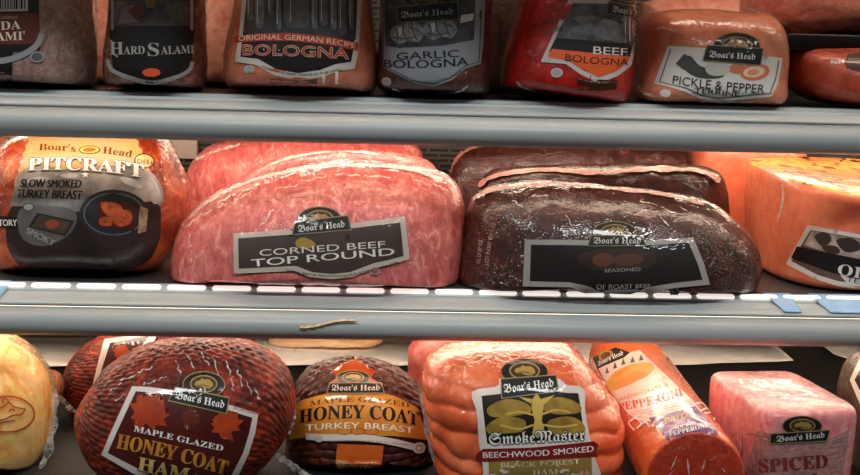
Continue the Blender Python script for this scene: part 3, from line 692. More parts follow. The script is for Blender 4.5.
# roast beef
m_roast = meat('roast_beef', [(.25, (28, 12, 9)), (.45, (54, 22, 17)), (.6, (74, 33, 27)), (.8, (134, 80, 68))], 26, (1.2, 1, 1), wr=.26, bmp=.12, wscale=24, wstretch=(1, 1, 1.8), dist=1.2)
def roast(label, outline, Yc, Df, Db, lean=.2):
    bm, t = inflate(outline, Yc, Df, Db, S2, 2.4, cz=.12, lean=lean, disp=lumps(.003, 16, .0009, 70))
    return body('roast_beef', label, 'roast beef', bm, S2, m_roast, group='roast beef pieces on the middle shelf'), t
fat = meat('fat_band', [(.3, (150, 82, 72)), (.7, (206, 150, 136))], 40, (.3, 1, 1), wr=.6, wscale=40)
o, t = roast('dark brown roast beef in front with black label in a grey border', [(459, 284), (460, 255), (465, 225), (472, 203), (484, 192), (515, 185), (555, 183), (610, 188), (665, 194), (708, 201), (736, 219), (754, 242), (757, 270), (748, 290), (728, 299), (660, 304), (560, 302), (480, 298)], .036, .078, .06, .16)
L = Label(t, (618, 262), off=.0026)
L.poly([(526, 240), (588, 241), (646, 241), (694, 238), (704, 262), (711, 285), (676, 288), (650, 292), (632, 297), (604, 296), (586, 291), (570, 287), (524, 286)], ink((156, 146, 142)), 0)
L.poly([(532, 245), (588, 246), (646, 246), (689, 243), (698, 264), (703, 280), (674, 283), (648, 287), (630, 292), (606, 291), (588, 286), (570, 282), (531, 281)], ink((24, 18, 18), (34, 26, 24), 20), 1)
L.smooth([(578, 256), (600, 250), (640, 250), (656, 258), (646, 268), (600, 270), (584, 266)], ink((60, 40, 34), (46, 30, 26), 80), 2, 'picture_print'); L.smooth([(592, 258), (604, 253), (614, 259), (608, 266), (596, 266)], ink((96, 54, 40)), 3, 'picture_print', 16); L.smooth([(612, 258), (632, 254), (644, 260), (630, 266), (616, 265)], ink((84, 50, 40)), 3, 'picture_print', 16)
L.badge(614, 233, 22, 11, [(590, 236), (642, 236), (646, 247), (587, 247)], (593, 244.5, 640, 244.5), 6, dim=.8)
L.text('SEASONED', 604, 272.5, 640, 271, 3.4, ink((150, 142, 138)), 3); L.text('OF ROAST BEEF', 596, 288, 650, 287.5, 3.6, ink((150, 142, 138)), 3, bold=.02)
L.ell(675, 291, 4.5, 3.2, ink((80, 64, 60)), 1, 'seal_print')
L.text('LOT R1307 ID', 489.5, 265, 494, 236, 4, ink((180, 150, 140)), 0, 'stamped_print'); L.text('OL DI BP OZ', 481, 264, 484, 240, 4, ink((170, 140, 130)), 0, 'stamped_print')
L.done(o)
ribbon(t, [(474, 200), (490, 192), (530, 187), (575, 186), (620, 191), (670, 197), (704, 206)], 3.2, o, fat, 'fat_edge', .0022)
creases(t, [(518, 206, 12, 40), (568, 222, 12, 60), (572, 232, 10, 40), (650, 206, 18, 10), (670, 212, 16, 25), (690, 214, 18, 30), (706, 222, 14, 40), (726, 232, 12, 50), (640, 214, 14, -20), (664, 222, 14, 50), (540, 198, 16, -5)], o)
o, t = roast('dark brown roast beef wedged behind the front piece, with pale fat edge', [(470, 240), (473, 205), (482, 182), (494, 171), (540, 166), (600, 164), (660, 164), (705, 167), (724, 178), (729, 205), (726, 250), (690, 262), (560, 264), (480, 258)], .195, .05, .05, .08)
ribbon(t, [(480, 186), (500, 176), (550, 171), (600, 174), (650, 170), (700, 172), (722, 182)], 4, o, fat, 'fat_edge', .0022)
o, t = roast('dark brown roast beef at the rear beside the slotted back grille', [(446, 205), (448, 180), (455, 160), (466, 149), (500, 141), (560, 138), (630, 140), (672, 148), (686, 160), (688, 200), (682, 240), (600, 246), (465, 242)], .325, .06, .055, .05)
ribbon(t, [(449, 178), (456, 162), (466, 152), (480, 147)], 3, o, fat, 'fat_edge', .002)

# olive loaves
t_ = NT('olive_loaf')
vz = t_.coords(); nz = t_.noise(vz, 60, 4)
side = t_.ramp(nz, [(.35, (232, 110, 76)), (.65, (240, 138, 100))])
top_ = t_.ramp(t_.noise(vz, 70, 3), [(.35, (240, 150, 60)), (.65, (246, 190, 100))])
vo = t_.n('ShaderNodeTexVoronoi'); vo.inputs['Scale'].default_value = 55; t_.l(t_.coords((1, .8, 1)), vo.inputs['Vector'])
spot = t_.ramp(vo.outputs['Distance'], [(.40, (255, 255, 255)), (.48, (0, 0, 0))])
rs = t_.ramp(t_.noise(vz, 26, 1), [(.46, (0, 0, 0)), (.52, (255, 255, 255))])
mul = t_.n('ShaderNodeMath', operation='MULTIPLY'); t_.l(spot, mul.inputs[0]); t_.l(rs, mul.inputs[1])
mxo = t_.n('ShaderNodeMix', data_type='RGBA'); t_.l(mul.outputs[0], mxo.inputs['Factor']); t_.l(top_, mxo.inputs['A']); mxo.inputs['B'].default_value = lin((158, 52, 20))
tcn = t_.n('ShaderNodeTexCoord'); sx = t_.n('ShaderNodeSeparateXYZ'); t_.l(tcn.outputs['Normal'], sx.inputs[0])
cut = t_.n('ShaderNodeMapRange'); cut.inputs['From Min'].default_value = .55; cut.inputs['From Max'].default_value = .75; t_.l(sx.outputs['Z'], cut.inputs['Value'])
mx = t_.n('ShaderNodeMix', data_type='RGBA'); t_.l(cut.outputs['Result'], mx.inputs['Factor']); t_.l(side, mx.inputs['A']); t_.l(mxo.outputs['Result'], mx.inputs['B'])
t_.l(mx.outputs['Result'], t_.b.inputs['Base Color']); t_.b.inputs['Roughness'].default_value = .5; t_.b.inputs['Subsurface Weight'].default_value = .15; t_.b.inputs['Subsurface Radius'].default_value = (.008, .003, .002)
film_coat(t_, .5, 60); m_olive = t_.m
Hh = .121
prof = [(0, .93), (.02, .975), (.06, 1), (.5, 1), (.92, 1), (.97, .985), (.99, .965), (1, .945)]
A = Vector((.535, .135, S2 + .0005))
X = Vector((1, 0, 0))
bm, t = loft(A, A + Vector((0, 0, Hh)), X, .105, .13, prof, 3.4, 160)
for v in bm.verts:
    k = max(0, min(1, (A.y + .13 - v.co.y) / .26)); k2 = max(0, min(1, (v.co.x - A.x + .105) / .12))
    v.co.z = S2 + .0005 + (v.co.z - S2 - .0005) * (1 - .24 * k * (.35 + .65 * k2))
t = bvh_of(bm)
o = body('olive_loaf', 'orange deli loaf with yellow olive studded top and black banded label', 'deli loaf', bm, S2, m_olive, group='orange olive loaves on the middle shelf')
L = Label(t, (835, 258))
L.poly([(808, 225), (835, 230), (880, 238), (905, 300), (860, 289), (838, 286), (815, 279), (785, 264)], ink((214, 204, 198)), 0)
L.poly([(811, 230), (835, 234), (880, 242), (900, 292), (860, 284), (838, 281), (818, 275), (791, 261)], ink((96, 74, 66)), 1)
L.poly([(812, 231), (835, 235), (880, 243), (880, 262), (840, 256), (804, 245)], ink((196, 176, 164), (120, 106, 98), 80), 2, 'picture_print')
for q in ([(815, 236), (826, 232), (832, 240), (822, 246)], [(836, 240), (852, 238), (862, 248), (846, 252)], [(822, 246), (836, 246), (840, 253), (828, 253)]): L.smooth(q, ink((60, 48, 44)), 3, 'picture_print', 14)
L.poly([(797, 246), (840, 255), (885, 264), (890, 276), (858, 279), (836, 274), (791, 258)], BLACK, 4, 'banner_print')
L.text('OLIVE', 837, 274, 900, 286, 11, ink((216, 206, 200)), 5, face='serif'); L.text('TERRINE', 846, 281, 890, 290, 4.5, BLACK, 5)
L.poly([(840, 275), (900, 288), (900, 296), (862, 285), (846, 282)], ink((206, 196, 190)), 4, 'banner_print')
L.text('31 30 FM', 790, 242, 798, 214, 4, ink((196, 120, 96)), 0, 'stamped_print')
L.done(o)
ribbon(t, [(783, 183), (784, 200), (778, 222)], 2, o, SEAM)
B_ = Vector((.478, .362, S2 + .0005))
bm, t = loft(B_, B_ + Vector((0, 0, .126)), X, .075, .072, prof, 4, 120, lumps(.0012, 18))
o = body('olive_loaf', 'plain orange deli loaf behind, between the roast beef and the labelled loaf', 'deli loaf', bm, S2, m_olive, group='orange olive loaves on the middle shelf')

# ------------------------------------------------------------------ BOTTOM ROW
# browned turkey with stamped oval
m_yel = meat('browned_turkey', [(.3, (206, 110, 40)), (.42, (238, 166, 76)), (.56, (246, 204, 126)), (.8, (248, 196, 156))], 12, wr=.5, wscale=26, dist=1.6)
bm, t = inflate([(-82, 400), (-76, 362), (-50, 342), (-18, 335), (4, 337), (22, 347), (37, 362), (47, 380), (51, 402), (50, 428), (45, 450), (30, 472), (5, 490), (-25, 497), (-58, 488), (-78, 450)], .03, .075, .08, S3, 2.2, disp=lumps(.0025, 16, .0006, 60))
o = body('turkey_breast', 'round golden browned turkey breast with an oval animal stamp at the case end', 'turkey', bm, S3, m_yel)
L = Label(t, (6, 415), off=.0024); st = ink((170, 84, 36))
L.stroke([(6 + 27 * math.cos(2 * math.pi * i / 36), 414 + 17.5 * math.sin(2 * math.pi * i / 36)) for i in range(36)], 1.8, st, 0, 'stamp_print', True)
for q in ([(-16, 420), (-8, 412), (2, 407), (8, 403), (14, 407), (24, 409)], [(24, 409), (20, 414), (12, 415), (4, 419), (-6, 420), (-16, 424)], [(8, 411), (11, 409), (14, 411)], [(-8, 426), (2, 422), (14, 420)], [(2, 404), (4, 398), (9, 403)]):
    L.stroke([(p.x, p.y) for p in open_curve(q, 14)], 1.5, st, 0, 'stamp_print')
L.done(o, ('stamp_print',))
flap([(6, 337), (30, 350), (46, 368), (53, 390), (52, 420), (46, 452), (36, 474)], 7, .0, o, CLEAR, side=-1)
bm, t = inflate([(28, 390), (34, 374), (48, 372), (58, 382), (59, 398), (52, 410), (36, 412)], .12, .05, .05, S3, 2.2, disp=lumps(.002, 22))
o = body('turkey_piece', 'small browned meat knob behind the golden turkey breast', 'turkey', bm, S3, meat('brown_skin', [(.3, (150, 84, 44)), (.7, (196, 126, 76))], 20, wr=.6))

# netted honey hams
m_honey = meat('honey_ham', [(.25, (46, 10, 8)), (.45, (92, 24, 14)), (.6, (150, 46, 22)), (.78, (208, 82, 38))], 18, wr=.45, wscale=40, dist=.8, coat=.4, rough=.75, bmp=.1)
def honey(label, outline, Yc, Df, Db, cpx):
    bm, t = inflate(outline, Yc, Df, Db, S3, 2.15, 420, 170, cz=.42, disp=netting(at(*cpx, Yc), .0024, .085, .0120, -14))
    return body('honey_ham', label, 'ham', bm, S3, m_honey, group='netted hams on the bottom deck'), t
o, t = honey('dark red netted honey ham in front with maroon leaf label and gold lettering', [(78, 414), (84, 400), (94, 386), (108, 367), (136, 350), (166, 343), (205, 341), (246, 344), (272, 356), (288, 374), (294, 396), (292, 418), (284, 440), (268, 460), (240, 478), (205, 492), (165, 496), (128, 484), (98, 462), (83, 438)], -.02, .085, .085, (187, 425))
L = Label(t, (185, 430), off=.0035)
L.poly([(133, 387), (150, 388), (172, 391), (200, 400), (228, 405), (257, 413), (254, 432), (248, 452), (238, 475), (225, 492), (170, 492), (140, 476), (101, 454)], ink((220, 210, 204)), 0)
L.poly([(137, 392), (170, 395), (200, 405), (226, 410), (251, 417), (248, 432), (242, 452), (232, 472), (222, 486), (172, 486), (144, 470), (108, 452)], ink((66, 18, 16), (84, 26, 20), 20), 1)
LEAF = [(0, -1), (.18, -.55), (.42, -.7), (.4, -.3), (.85, -.4), (.7, -.1), (1, .1), (.55, .3), (.6, .55), (.1, .45), (.05, 1), (-.05, 1), (-.1, .45), (-.6, .55), (-.55, .3), (-1, .1), (-.7, -.1), (-.85, -.4), (-.4, -.3), (-.42, -.7), (-.18, -.55)]
def leaf(L, cx, cy, r, rot, m, layer, part='picture_print'):
    c, s_ = math.cos(R(rot)), math.sin(R(rot)); L.poly([(cx + r * (x * c - y * s_), cy + r * (x * s_ + y * c)) for x, y in LEAF], m, layer, part)
lf = ink((190, 70, 28), (140, 44, 22), 40); lf2 = ink((96, 34, 24))
leaf(L, 150, 413, 22, 30, lf, 2); leaf(L, 226, 424, 17, -20, lf, 2); leaf(L, 191, 419, 11, 10, lf2, 3)
L.badge(204, 386, 21, 13, [(176, 388), (229, 398), (226, 414), (169, 402)], (176, 399.5, 223, 408.5), 7)
L.text('MAPLE GLAZED', 135, 430.5, 222, 449.5, 5.6, ink((236, 230, 226)), 5, bold=.015, face='serif')
L.text('HONEY COAT', 117, 447, 225, 473, 14, ink((214, 150, 56), (186, 104, 36), 60), 6, bold=.03, arc=2.5, outline=ink((50, 20, 14)), ow=.03, face='serif')
L.text('HAM', 138, 468, 188, 479, 13, ink((216, 186, 110)), 6, bold=.03, outline=ink((50, 20, 14)), ow=.03, face='serif')
L.text('25% LESS SODIUM', 232, 408.6, 256, 414.5, 2, MAROON, 2)
L.done(o)
creases(t, [(118, 388, 14, -35), (130, 379, 16, -20), (146, 372, 15, -15), (160, 381, 14, -20), (178, 370, 14, 70), (190, 364, 16, 60), (204, 362, 14, 65), (214, 368, 16, 70), (226, 372, 16, 70), (236, 380, 16, 75), (244, 388, 14, 75), (252, 394, 12, 70), (228, 386, 12, 80), (150, 384, 12, -20), (122, 398, 12, -30), (216, 381, 10, 80)], o)
flap([(80, 412), (78, 425), (82, 442), (94, 460), (112, 474), (135, 486)], 6, -.02, o, CLEAR, side=1)
flap([(294, 392), (294, 415), (288, 436)], 3, -.01, o, CLEAR, side=-1)
o, t = honey('dark red netted honey ham tucked behind the front one with white label edge', [(66, 390), (67, 374), (74, 358), (88, 344), (110, 335), (150, 331), (185, 340), (203, 362), (206, 400), (190, 428), (140, 440), (95, 432), (74, 412)], .19, .065, .07, (135, 385))
L = Label(t, (120, 360), off=.0035)
L.poly([(105, 341), (160, 334), (150, 350), (120, 372), (94, 386)], ink((220, 210, 204)), 0); L.poly([(111, 345), (150, 338), (140, 350), (116, 366), (101, 376)], ink((66, 18, 16)), 1); leaf(L, 122, 354, 9, 20, lf, 2); L.done(o)
flap([(60, 395), (68, 404), (76, 412)], 5, .1, o, CLEAR, side=1)

# pale cooked piece at the rear
bm, t = inflate([(268, 345), (276, 351.5), (300, 353), (325, 352), (350, 353), (372, 351), (382, 343), (378, 333), (330, 328), (278, 333)], .5, .045, .05, S3 + .008, 2.4, disp=lumps(.002, 30, .0012, 90))
o = body('cooked_chicken', 'flat pale yellow cooked piece lying on the white paper liner at the rear', 'meat', bm, S3 + .008, meat('pale_chicken', [(.3, (226, 176, 128)), (.7, (240, 206, 164))], 24, wr=.3))

# honey turkey breast
m_hturk = meat('dark_glazed_turkey', [(.25, (40, 12, 8)), (.5, (74, 26, 16)), (.75, (124, 56, 34))], 22, wr=.6, wscale=36, dist=.8, coat=.5)
bm, t = inflate([(286, 440), (288, 418), (291, 398), (298, 381), (311, 368), (336, 360), (368, 360), (398, 370), (420, 390), (432, 416), (438, 445), (434, 474), (410, 494), (360, 499), (310, 500), (289, 488)], .052, .07, .07, S3, 2.15, 360, 130, cz=.2, disp=netting(at(358, 435, .06), .0028, .12, .013, 4))
o = body('turkey_breast', 'dark netted honey turkey breast with golden label between the two big hams', 'turkey', bm, S3, m_hturk)
L = Label(t, (358, 420), off=.0032)
gold = ink((226, 160, 62), (206, 122, 40), 26)
q = [(p.x, p.y) for p in open_curve([(293, 404), (320, 396), (355, 392), (390, 396), (416, 408)], 14)] + [(p.x, p.y) for p in open_curve([(428, 441), (395, 436), (358, 435), (322, 435), (290, 440)], 14)]
leaf(L, 354, 382, 25, 0, ink((168, 70, 28)), 0)
L.poly(q, gold, 1)
L.badge(353, 379.5, 17, 8, [(330, 384), (381, 384), (384, 395), (327, 395)], (332.5, 392, 379, 392), 5.4)
L.text('MAPLE GLAZED', 311, 406.5, 408, 408.5, 4.8, ink((112, 60, 24)), 3, arc=5, face='serif')
L.text('HONEY COAT', 301, 423, 417, 426, 13, ink((34, 18, 12)), 3, arc=6, bold=.02, face='serif')
L.text('TURKEY BREAST', 307, 430.5, 412, 433.5, 6, ink((246, 232, 206)), 4, arc=3.5, bold=.02)
L.stroke([(p.x, p.y) for p in open_curve([(307, 436), (330, 437), (360, 437), (390, 441), (424, 450)], 20)], 6.5, ink((224, 212, 204)), 2, 'ribbon_print')
L.text('NO SKIN  COATED WITH HONEY', 330, 441.5, 408, 446, 2, ink((150, 80, 60)), 3, arc=2)
for cx in (345, 358, 371): L.stroke([(cx + 7 * math.cos(2 * math.pi * i / 14), 431 + 3 * math.sin(2 * math.pi * i / 14)) for i in range(14)], .9, ink((196, 70, 40)), 3, 'picture_print', True)
L.poly([(338, 443), (383, 445), (379, 500), (333, 498)], ink((226, 112, 36), (206, 84, 26), 30), 1, 'label_strap_or_glint'); L.text('HONEY COAT', 337, 466, 376, 468, 7, ink((244, 206, 170)), 3, arc=-2, bold=.02, face='serif')
L.ell(418, 448, 6.5, 5.5, ink((226, 220, 214)), 4, 'seal_print'); L.stroke([(418 + 3.4 * math.cos(2 * math.pi * i / 12), 448 + 3 * math.sin(2 * math.pi * i / 12)) for i in range(12)], .9, ink((190, 40, 36)), 5, 'seal_print', True)
L.ell(320, 438, 4.4, 3.6, ink((196, 186, 178)), 4, 'seal_print#2')
L.done(o)
flap([(276, 452), (290, 462), (310, 476), (330, 486)], 7, -.03, o, CLEAR, side=1)

# smoked ham
m_smoke = meat('smoked_ham', [(.25, (226, 84, 44)), (.5, (238, 110, 66)), (.75, (244, 142, 96))], 12, wr=.45, wscale=22, sub=.2)
def pillows(co, u, a):
    k = max(0, min(1, (S3 + .14 - co.z) / .06))
    wob = noise.noise(co * 22) * .35
    ph = co.z / .0215 + wob; row = math.floor(ph)
    g = abs(math.sin(math.pi * ph)) ** .6
    h = abs(math.sin(math.pi * (math.atan2(co.x - .09, co.y + .22) / .20 + .5 * (row % 2) + wob * .6))) ** .5
    return (.0050 * (g - .6) + .0034 * (h - .6)) * (.12 + .88 * k) + noise.noise(co * 20) * .002
bm, t = inflate([(423, 380), (428, 362), (440, 352), (458, 347), (490, 344), (558, 345), (577, 354), (592, 370), (604, 385), (614, 402), (619, 424), (619, 448), (614, 470), (600, 490), (560, 500), (500, 502), (455, 496), (440, 474), (434, 450), (430, 425), (426, 400)], -.02, .085, .085, S3, 2.5, 240, 110, cz=.45, disp=pillows)
o = body('smoked_ham', 'bright orange lobed smoked ham with a black and gold tree label', 'ham', bm, S3, m_smoke, group='hams on the bottom deck')
L = Label(t, (535, 425), off=.0045)
L.smooth([(473, 393), (498, 388), (502, 380), (556, 380), (560, 386), (581, 389), (583, 410), (587, 432), (592, 452), (594, 492), (484, 494), (484, 470), (480, 440), (478, 412)], ink((226, 214, 206)), 0, n=80)
L.poly([(482, 397), (530, 392), (576, 394), (579, 412), (583, 438), (488, 442), (485, 418)], ink((34, 26, 22)), 1, 'picture_print')
tg = ink((186, 150, 62), (130, 100, 44), 60)
L.smooth([(488, 408), (506, 400), (526, 404), (530, 412), (510, 416), (492, 416)], tg, 2, 'picture_print'); L.smooth([(540, 402), (560, 398), (576, 404), (578, 412), (558, 414), (542, 410)], tg, 2, 'picture_print')
L.smooth([(488, 424), (504, 416), (524, 420), (522, 430), (504, 432), (490, 432)], tg, 2, 'picture_print'); L.smooth([(548, 420), (566, 416), (580, 422), (582, 432), (560, 434), (548, 430)], tg, 2, 'picture_print')
L.poly([(531, 436), (534, 420), (530, 404), (518, 398), (532, 400), (536, 394), (540, 400), (554, 396), (543, 405), (541, 420), (546, 436)], ink((206, 172, 84)), 3, 'picture_print')
for q in ([(534, 415), (520, 412), (506, 414)], [(541, 414), (556, 410), (568, 412)], [(533, 424), (518, 428), (500, 424)], [(542, 424), (560, 426), (576, 424)]): L.stroke([(p.x, p.y) for p in open_curve(q, 10)], 2, ink((206, 172, 84)), 3, 'picture_print')
L.poly([(489, 458), (590, 452), (592, 494), (490, 494)], ink((170, 140, 76), (140, 112, 56), 20), 1)
L.text('SmokeMaster', 490, 443, 583, 439.5, 11, ink((232, 226, 220)), 5, bold=.004, outline=ink((30, 24, 22)), ow=.05, face='gothic')
L.poly([(477, 453), (484, 447), (530, 446), (592, 440.5), (597, 444), (594, 451), (597, 456), (590, 456), (530, 458), (484, 460), (478, 460), (481, 456)], ink((124, 26, 26)), 4, 'banner_print')
L.text('BEECHWOOD SMOKED', 484, 456, 592, 450.5, 5.8, ink((240, 230, 224)), 5, bold=.02, arc=-1)
L.text('BLACK FOREST', 501, 466, 579, 462.5, 4.8, ink((226, 206, 160)), 3, bold=.015); L.text('HAM', 532, 473.5, 558, 472.5, 6, ink((226, 206, 160)), 3, bold=.015, face='serif')
L.badge(524, 374, 24, 13, [(500, 381), (556, 377), (558, 393), (501, 400)], (504, 394.5, 553, 388.5), 7.6)
L.ell(583, 473, 5, 4, ink((196, 150, 120)), 3, 'seal_print')
L.done(o)
flap([(456, 345), (436, 354), (424, 372), (423, 395), (428, 425), (434, 455), (442, 474)], 6, -.005, o, SEAM, side=1)
flap([(560, 343), (577, 352), (592, 370), (606, 388)], 4, -.005, o, SEAM, side=-1)
bm, t = inflate([(408, 356), (413, 344), (428, 337), (480, 333), (540, 337), (556, 350), (556, 400), (520, 430), (440, 428), (412, 400)], .17, .06, .07, S3, 2.3, disp=lumps(.002, 18))
o = body('smoked_ham', 'deep pink ham in film peeking out behind the orange lobed ham', 'ham', bm, S3, meat('deep_pink_ham', [(.3, (190, 76, 64)), (.7, (216, 112, 96))], 18, wr=.5), group='hams on the bottom deck')

# pepperoni stick lying towards the viewer
m_pep = meat('pepperoni', [(.3, (206, 74, 26)), (.55, (224, 98, 40)), (.8, (238, 134, 66))], 40, wr=.35, wscale=24, sub=.1)
rp = .0480
near = onz(695.5, 479, S3 + rp); far = onz(621, 354, S3 + rp); ax = (far - near); far = near + ax.normalized() * max(.34, ax.length); far.z = S3 + rp; near.z = S3 + rp
H = (far - near).length
prof = [(0, .93), (.003 / H, .96), (.008 / H, .99), (.014 / H, 1), (.5, 1), (1 - .03 / H, .98), (1 - .01 / H, .85), (1, .6)]
bm, t = loft(near, far, (1, 0, 0), rp, rp, prof, 2, 140, lumps(.0006, 24))
o = thing('pepperoni_stick', 'thick orange red pepperoni stick lying end on with pink and purple label', 'pepperoni', Vector((near.x, near.y, S3)))
link('casing', bm, m_pep, o)
fw = (near - far).normalized()
bm, te = loft(near - fw * .0005, near + fw * .0015, (1, 0, 0), rp * .94, rp * .94, [(0, 1), (.6, .99), (1, .95)], 2, 100, None)
m_pe = meat('pepperoni_end', [(.3, (140, 34, 16)), (.55, (176, 52, 26)), (.8, (206, 84, 48))], 60, wr=.8, wscale=34)
e = link('cut_end', bm, m_pe, o)
bm = bmesh.new()   # pale slivers on the end, standing in for glints on film creases
sd = Vector((1, 0, 0)); up = Vector((0, 0, 1))
tuft = []
for k, (dx, dz, ln, rot) in enumerate([(-.022, .016, .016, 1.2), (-.008, .012, .020, 1.75), (.006, .014, .014, 1.35), (.026, .010, .018, 2.3), (.016, .022, .012, .6), (-.026, .004, .014, .8)]):
    c0 = near + fw * .0022 + sd * dx + up * dz; dv = sd * math.cos(rot) + up * math.sin(rot); pv = sd * -math.sin(rot) + up * math.cos(rot)
    va, vb = bm.verts.new(c0 - dv * ln / 2), bm.verts.new(c0 + dv * ln / 2); vc, vd = bm.verts.new(c0 + pv * .0011 + fw * .001), bm.verts.new(c0 - pv * .0011)
    bm.faces.new((va, vc, vd)); bm.faces.new((vb, vd, vc))
link('crease_glint', bm, SEAM, e)
L = Label(t, (645, 385), grid=4)
L.poly([(588, 360), (639, 347), (664, 373), (690, 400), (697, 409), (645, 420), (630, 414), (612, 396)], ink((240, 222, 210), (240, 206, 192), 16), 0)
L.smooth([(604, 384), (612, 372), (630, 364), (650, 362), (654, 370), (640, 380), (622, 388), (610, 392)], ink((240, 190, 80), (222, 140, 50), 40), 1, 'picture_print'); L.smooth([(612, 384), (630, 374), (650, 370), (648, 376), (630, 384), (616, 390)], ink((230, 150, 70)), 2, 'picture_print')
for x, y in ((604, 371), (613, 366), (622, 362), (632, 360), (641, 358)): L.poly([(x - 2.2, y + 2), (x - .6, y - 6), (x + 2.6, y + 1)], ink((84, 92, 72)), 2, 'picture_print')
L.poly([(585, 353), (612, 343), (629, 350), (622, 356), (592, 367)], BLACK, 2, 'brand_badge'); L.ell(601, 352, 9, 6, ink((160, 124, 60)), 3, 'brand_badge', -15); L.ell(601, 352, 6, 3.6, ink((90, 64, 36)), 4, 'brand_badge', -15)
L.text("Boar's Head", 593, 364, 622, 352.5, 5.4, ink((236, 230, 224)), 5, 'brand_badge', face='gothic')
L.text('SANDWICH STYLE', 618, 402.5, 668, 387, 3.6, ink((176, 116, 96)), 3); L.text('PEPPERONI', 620, 411, 682, 395.5, 7.4, ink((206, 60, 52)), 3, bold=.02, arc=-1, face='serif')
for k in range(3): L.stroke([(p.x, p.y) for p in open_curve([(628, 413 + k * 2), (652, 408 + k * 2.4), (692, 399 + k * 2)], 12)], .6, ink((200, 150, 140)), 2)
L.poly([(649, 416), (692, 405.5), (711, 428), (668, 437)], ink((112, 62, 112)), 3, 'panel_print')
L.text('BRED', 664, 420.5, 684, 415.5, 4.5, ink((206, 176, 90)), 4, shear=.2); L.text('SLICING', 672, 425, 690, 421, 2.4, WHITE, 4); L.text('PEPPERONI', 667, 430.5, 700, 423, 3.6, WHITE, 4, bold=.02, face='serif')
L.text('LESS SODIUM', 672, 435, 705, 428, 1.8, WHITE, 4)
wl = ink((238, 228, 218))
for k, pts in enumerate(([(636, 428), (630, 422), (636, 417), (642, 421), (638, 426)], [(640, 424), (646, 420), (650, 424)], [(632, 420), (640, 414), (650, 415)], [(696, 410), (704, 408), (712, 414), (708, 418)], [(690, 404), (700, 403), (706, 410)], [(700, 412), (708, 412), (716, 418)])):
    L.stroke([(p.x, p.y) for p in open_curve(pts, 12)], 1.4, wl, 3, 'scroll_print#%d' % k)
L.done(o)
ribbon(t, [(652, 345), (680, 366), (712, 400), (738, 436)], 2, o, SEAM)

# spiced ham loaf
t_ = NT('spiced_ham'); v = t_.coords()
base = t_.ramp(t_.noise(v, 90, 4, .6, .6), [(.3, (206, 104, 110)), (.5, (220, 132, 134)), (.7, (236, 172, 166))])
t_.l(base, t_.b.inputs['Base Color']); t_.b.inputs['Roughness'].default_value = .45; t_.b.inputs['Subsurface Weight'].default_value = .2; t_.b.inputs['Subsurface Radius'].default_value = (.008, .003, .002)
film_coat(t_, .4, 80); m_spice = t_.m
zt = EYE - .322; zc_ = (zt + S3) / 2
fl, fr, bl = onz(757, 414, zt), onz(853, 411, zt), onz(712, 369, zt); brr = onz(806, 371, zt)
cx = (fl.x + fr.x + bl.x + brr.x) / 4; cy = (fl.y + fr.y + bl.y + brr.y) / 4
rx = ((fr - fl).length + (brr - bl).length) / 4; ry = ((fl - bl).length + (fr - brr).length) / 4
ang = math.atan2(fr.y - fl.y, fr.x - fl.x)
prof = [(0, .93), (.03, .975), (.08, 1), (.9, 1.0), (.95, .99), (.98, .97), (1, .93)]
bm, t = loft((cx, cy, S3 + .0005), (cx, cy, zt), (math.cos(ang), math.sin(ang), 0), rx, ry, prof, 7, 160, lumps(.0015, 18))
o = body('spiced_ham_loaf', 'pale pink square ham loaf with a grey printed film sleeve', 'ham', bm, S3, m_spice)
L = Label(t, (800, 450))
sl = film('printed_film', .5, (150, 120, 118))
L.poly([(757, 430), (772, 434), (832, 438), (850, 428), (842, 492), (740, 492)], sl, 0, 'product_label')
L.stroke([(740, 478), (742, 434), (752, 434), (772, 438)], 1, ink((120, 92, 90)), 1); L.stroke([(832, 440), (848, 434), (846, 444), (832, 446)], 1, ink((170, 150, 146)), 1)
L.badge(802, 426, 20, 10, [(771, 433), (830, 429), (827, 441), (770, 444)], (777, 441.5, 824, 437), 5.6, dim=.85)
L.text('SPICED', 760, 472, 828, 467, 13, ink((120, 44, 44)), 3, bold=.03, face='serif'); L.text('HAM', 775, 488, 818, 484, 11, ink((120, 44, 44)), 3, bold=.03, face='serif')
L.done(o)

# dark package at the right end
bm, t = inflate([(847, 410), (848, 385), (856, 362), (880, 350), (930, 348), (960, 370), (965, 430), (950, 480), (880, 485), (852, 460)], .0, .07, .07, S3, 2.6, disp=lumps(.002, 18))
o = body('roast_piece', 'dark wrapped roast with a white outlined label beside the pale pink loaf', 'meat', bm, S3, meat('dark_roast', [(.3, (60, 44, 34)), (.7, (96, 72, 50))], 20, wr=.6))
L = Label(t, (875, 390), off=.003)
L.poly([(863, 356), (900, 352), (900, 404), (862, 404), (852, 380)], ink((222, 216, 210)), 0); L.poly([(867, 362), (900, 358), (900, 398), (866, 398), (857, 380)], BLACK, 1); L.done(o)

# a scrap stuck on the shelf edge, and reflections built as strips
scr = thing('wrapper_scrap', 'thin gold and tan wrapper scrap stuck to the grey bumper rail', 'scrap', at(327, 325, -.057))
bm = bmesh.new(); rows = []
for i in range(21):
    u = i / 20; x = 299.5 + 57 * u; y = 328 - 8 * u + 1.2 * math.sin(u * 7); h = 4.2 * (1 - .55 * u) if i < 20 else .6
    w_ = -.0570 - .0008 * (i % 3)
    rows.append([bm.verts.new(at(x, y - h / 2, w_)), bm.verts.new(at(x, y, w_ - .0015)), bm.verts.new(at(x, y + h / 2, w_))])
for a, b in zip(rows, rows[1:]):
    for k in range(2): bm.faces.new((a[k], a[k + 1], b[k + 1], b[k]))
ex = bmesh.ops.extrude_face_region(bm, geom=bm.faces[:]); bmesh.ops.translate(bm, verts=[g for g in ex['geom'] if isinstance(g, bmesh.types.BMVert)], vec=(0, .0012, 0)); bmesh.ops.recalc_face_normals(bm, faces=bm.faces)
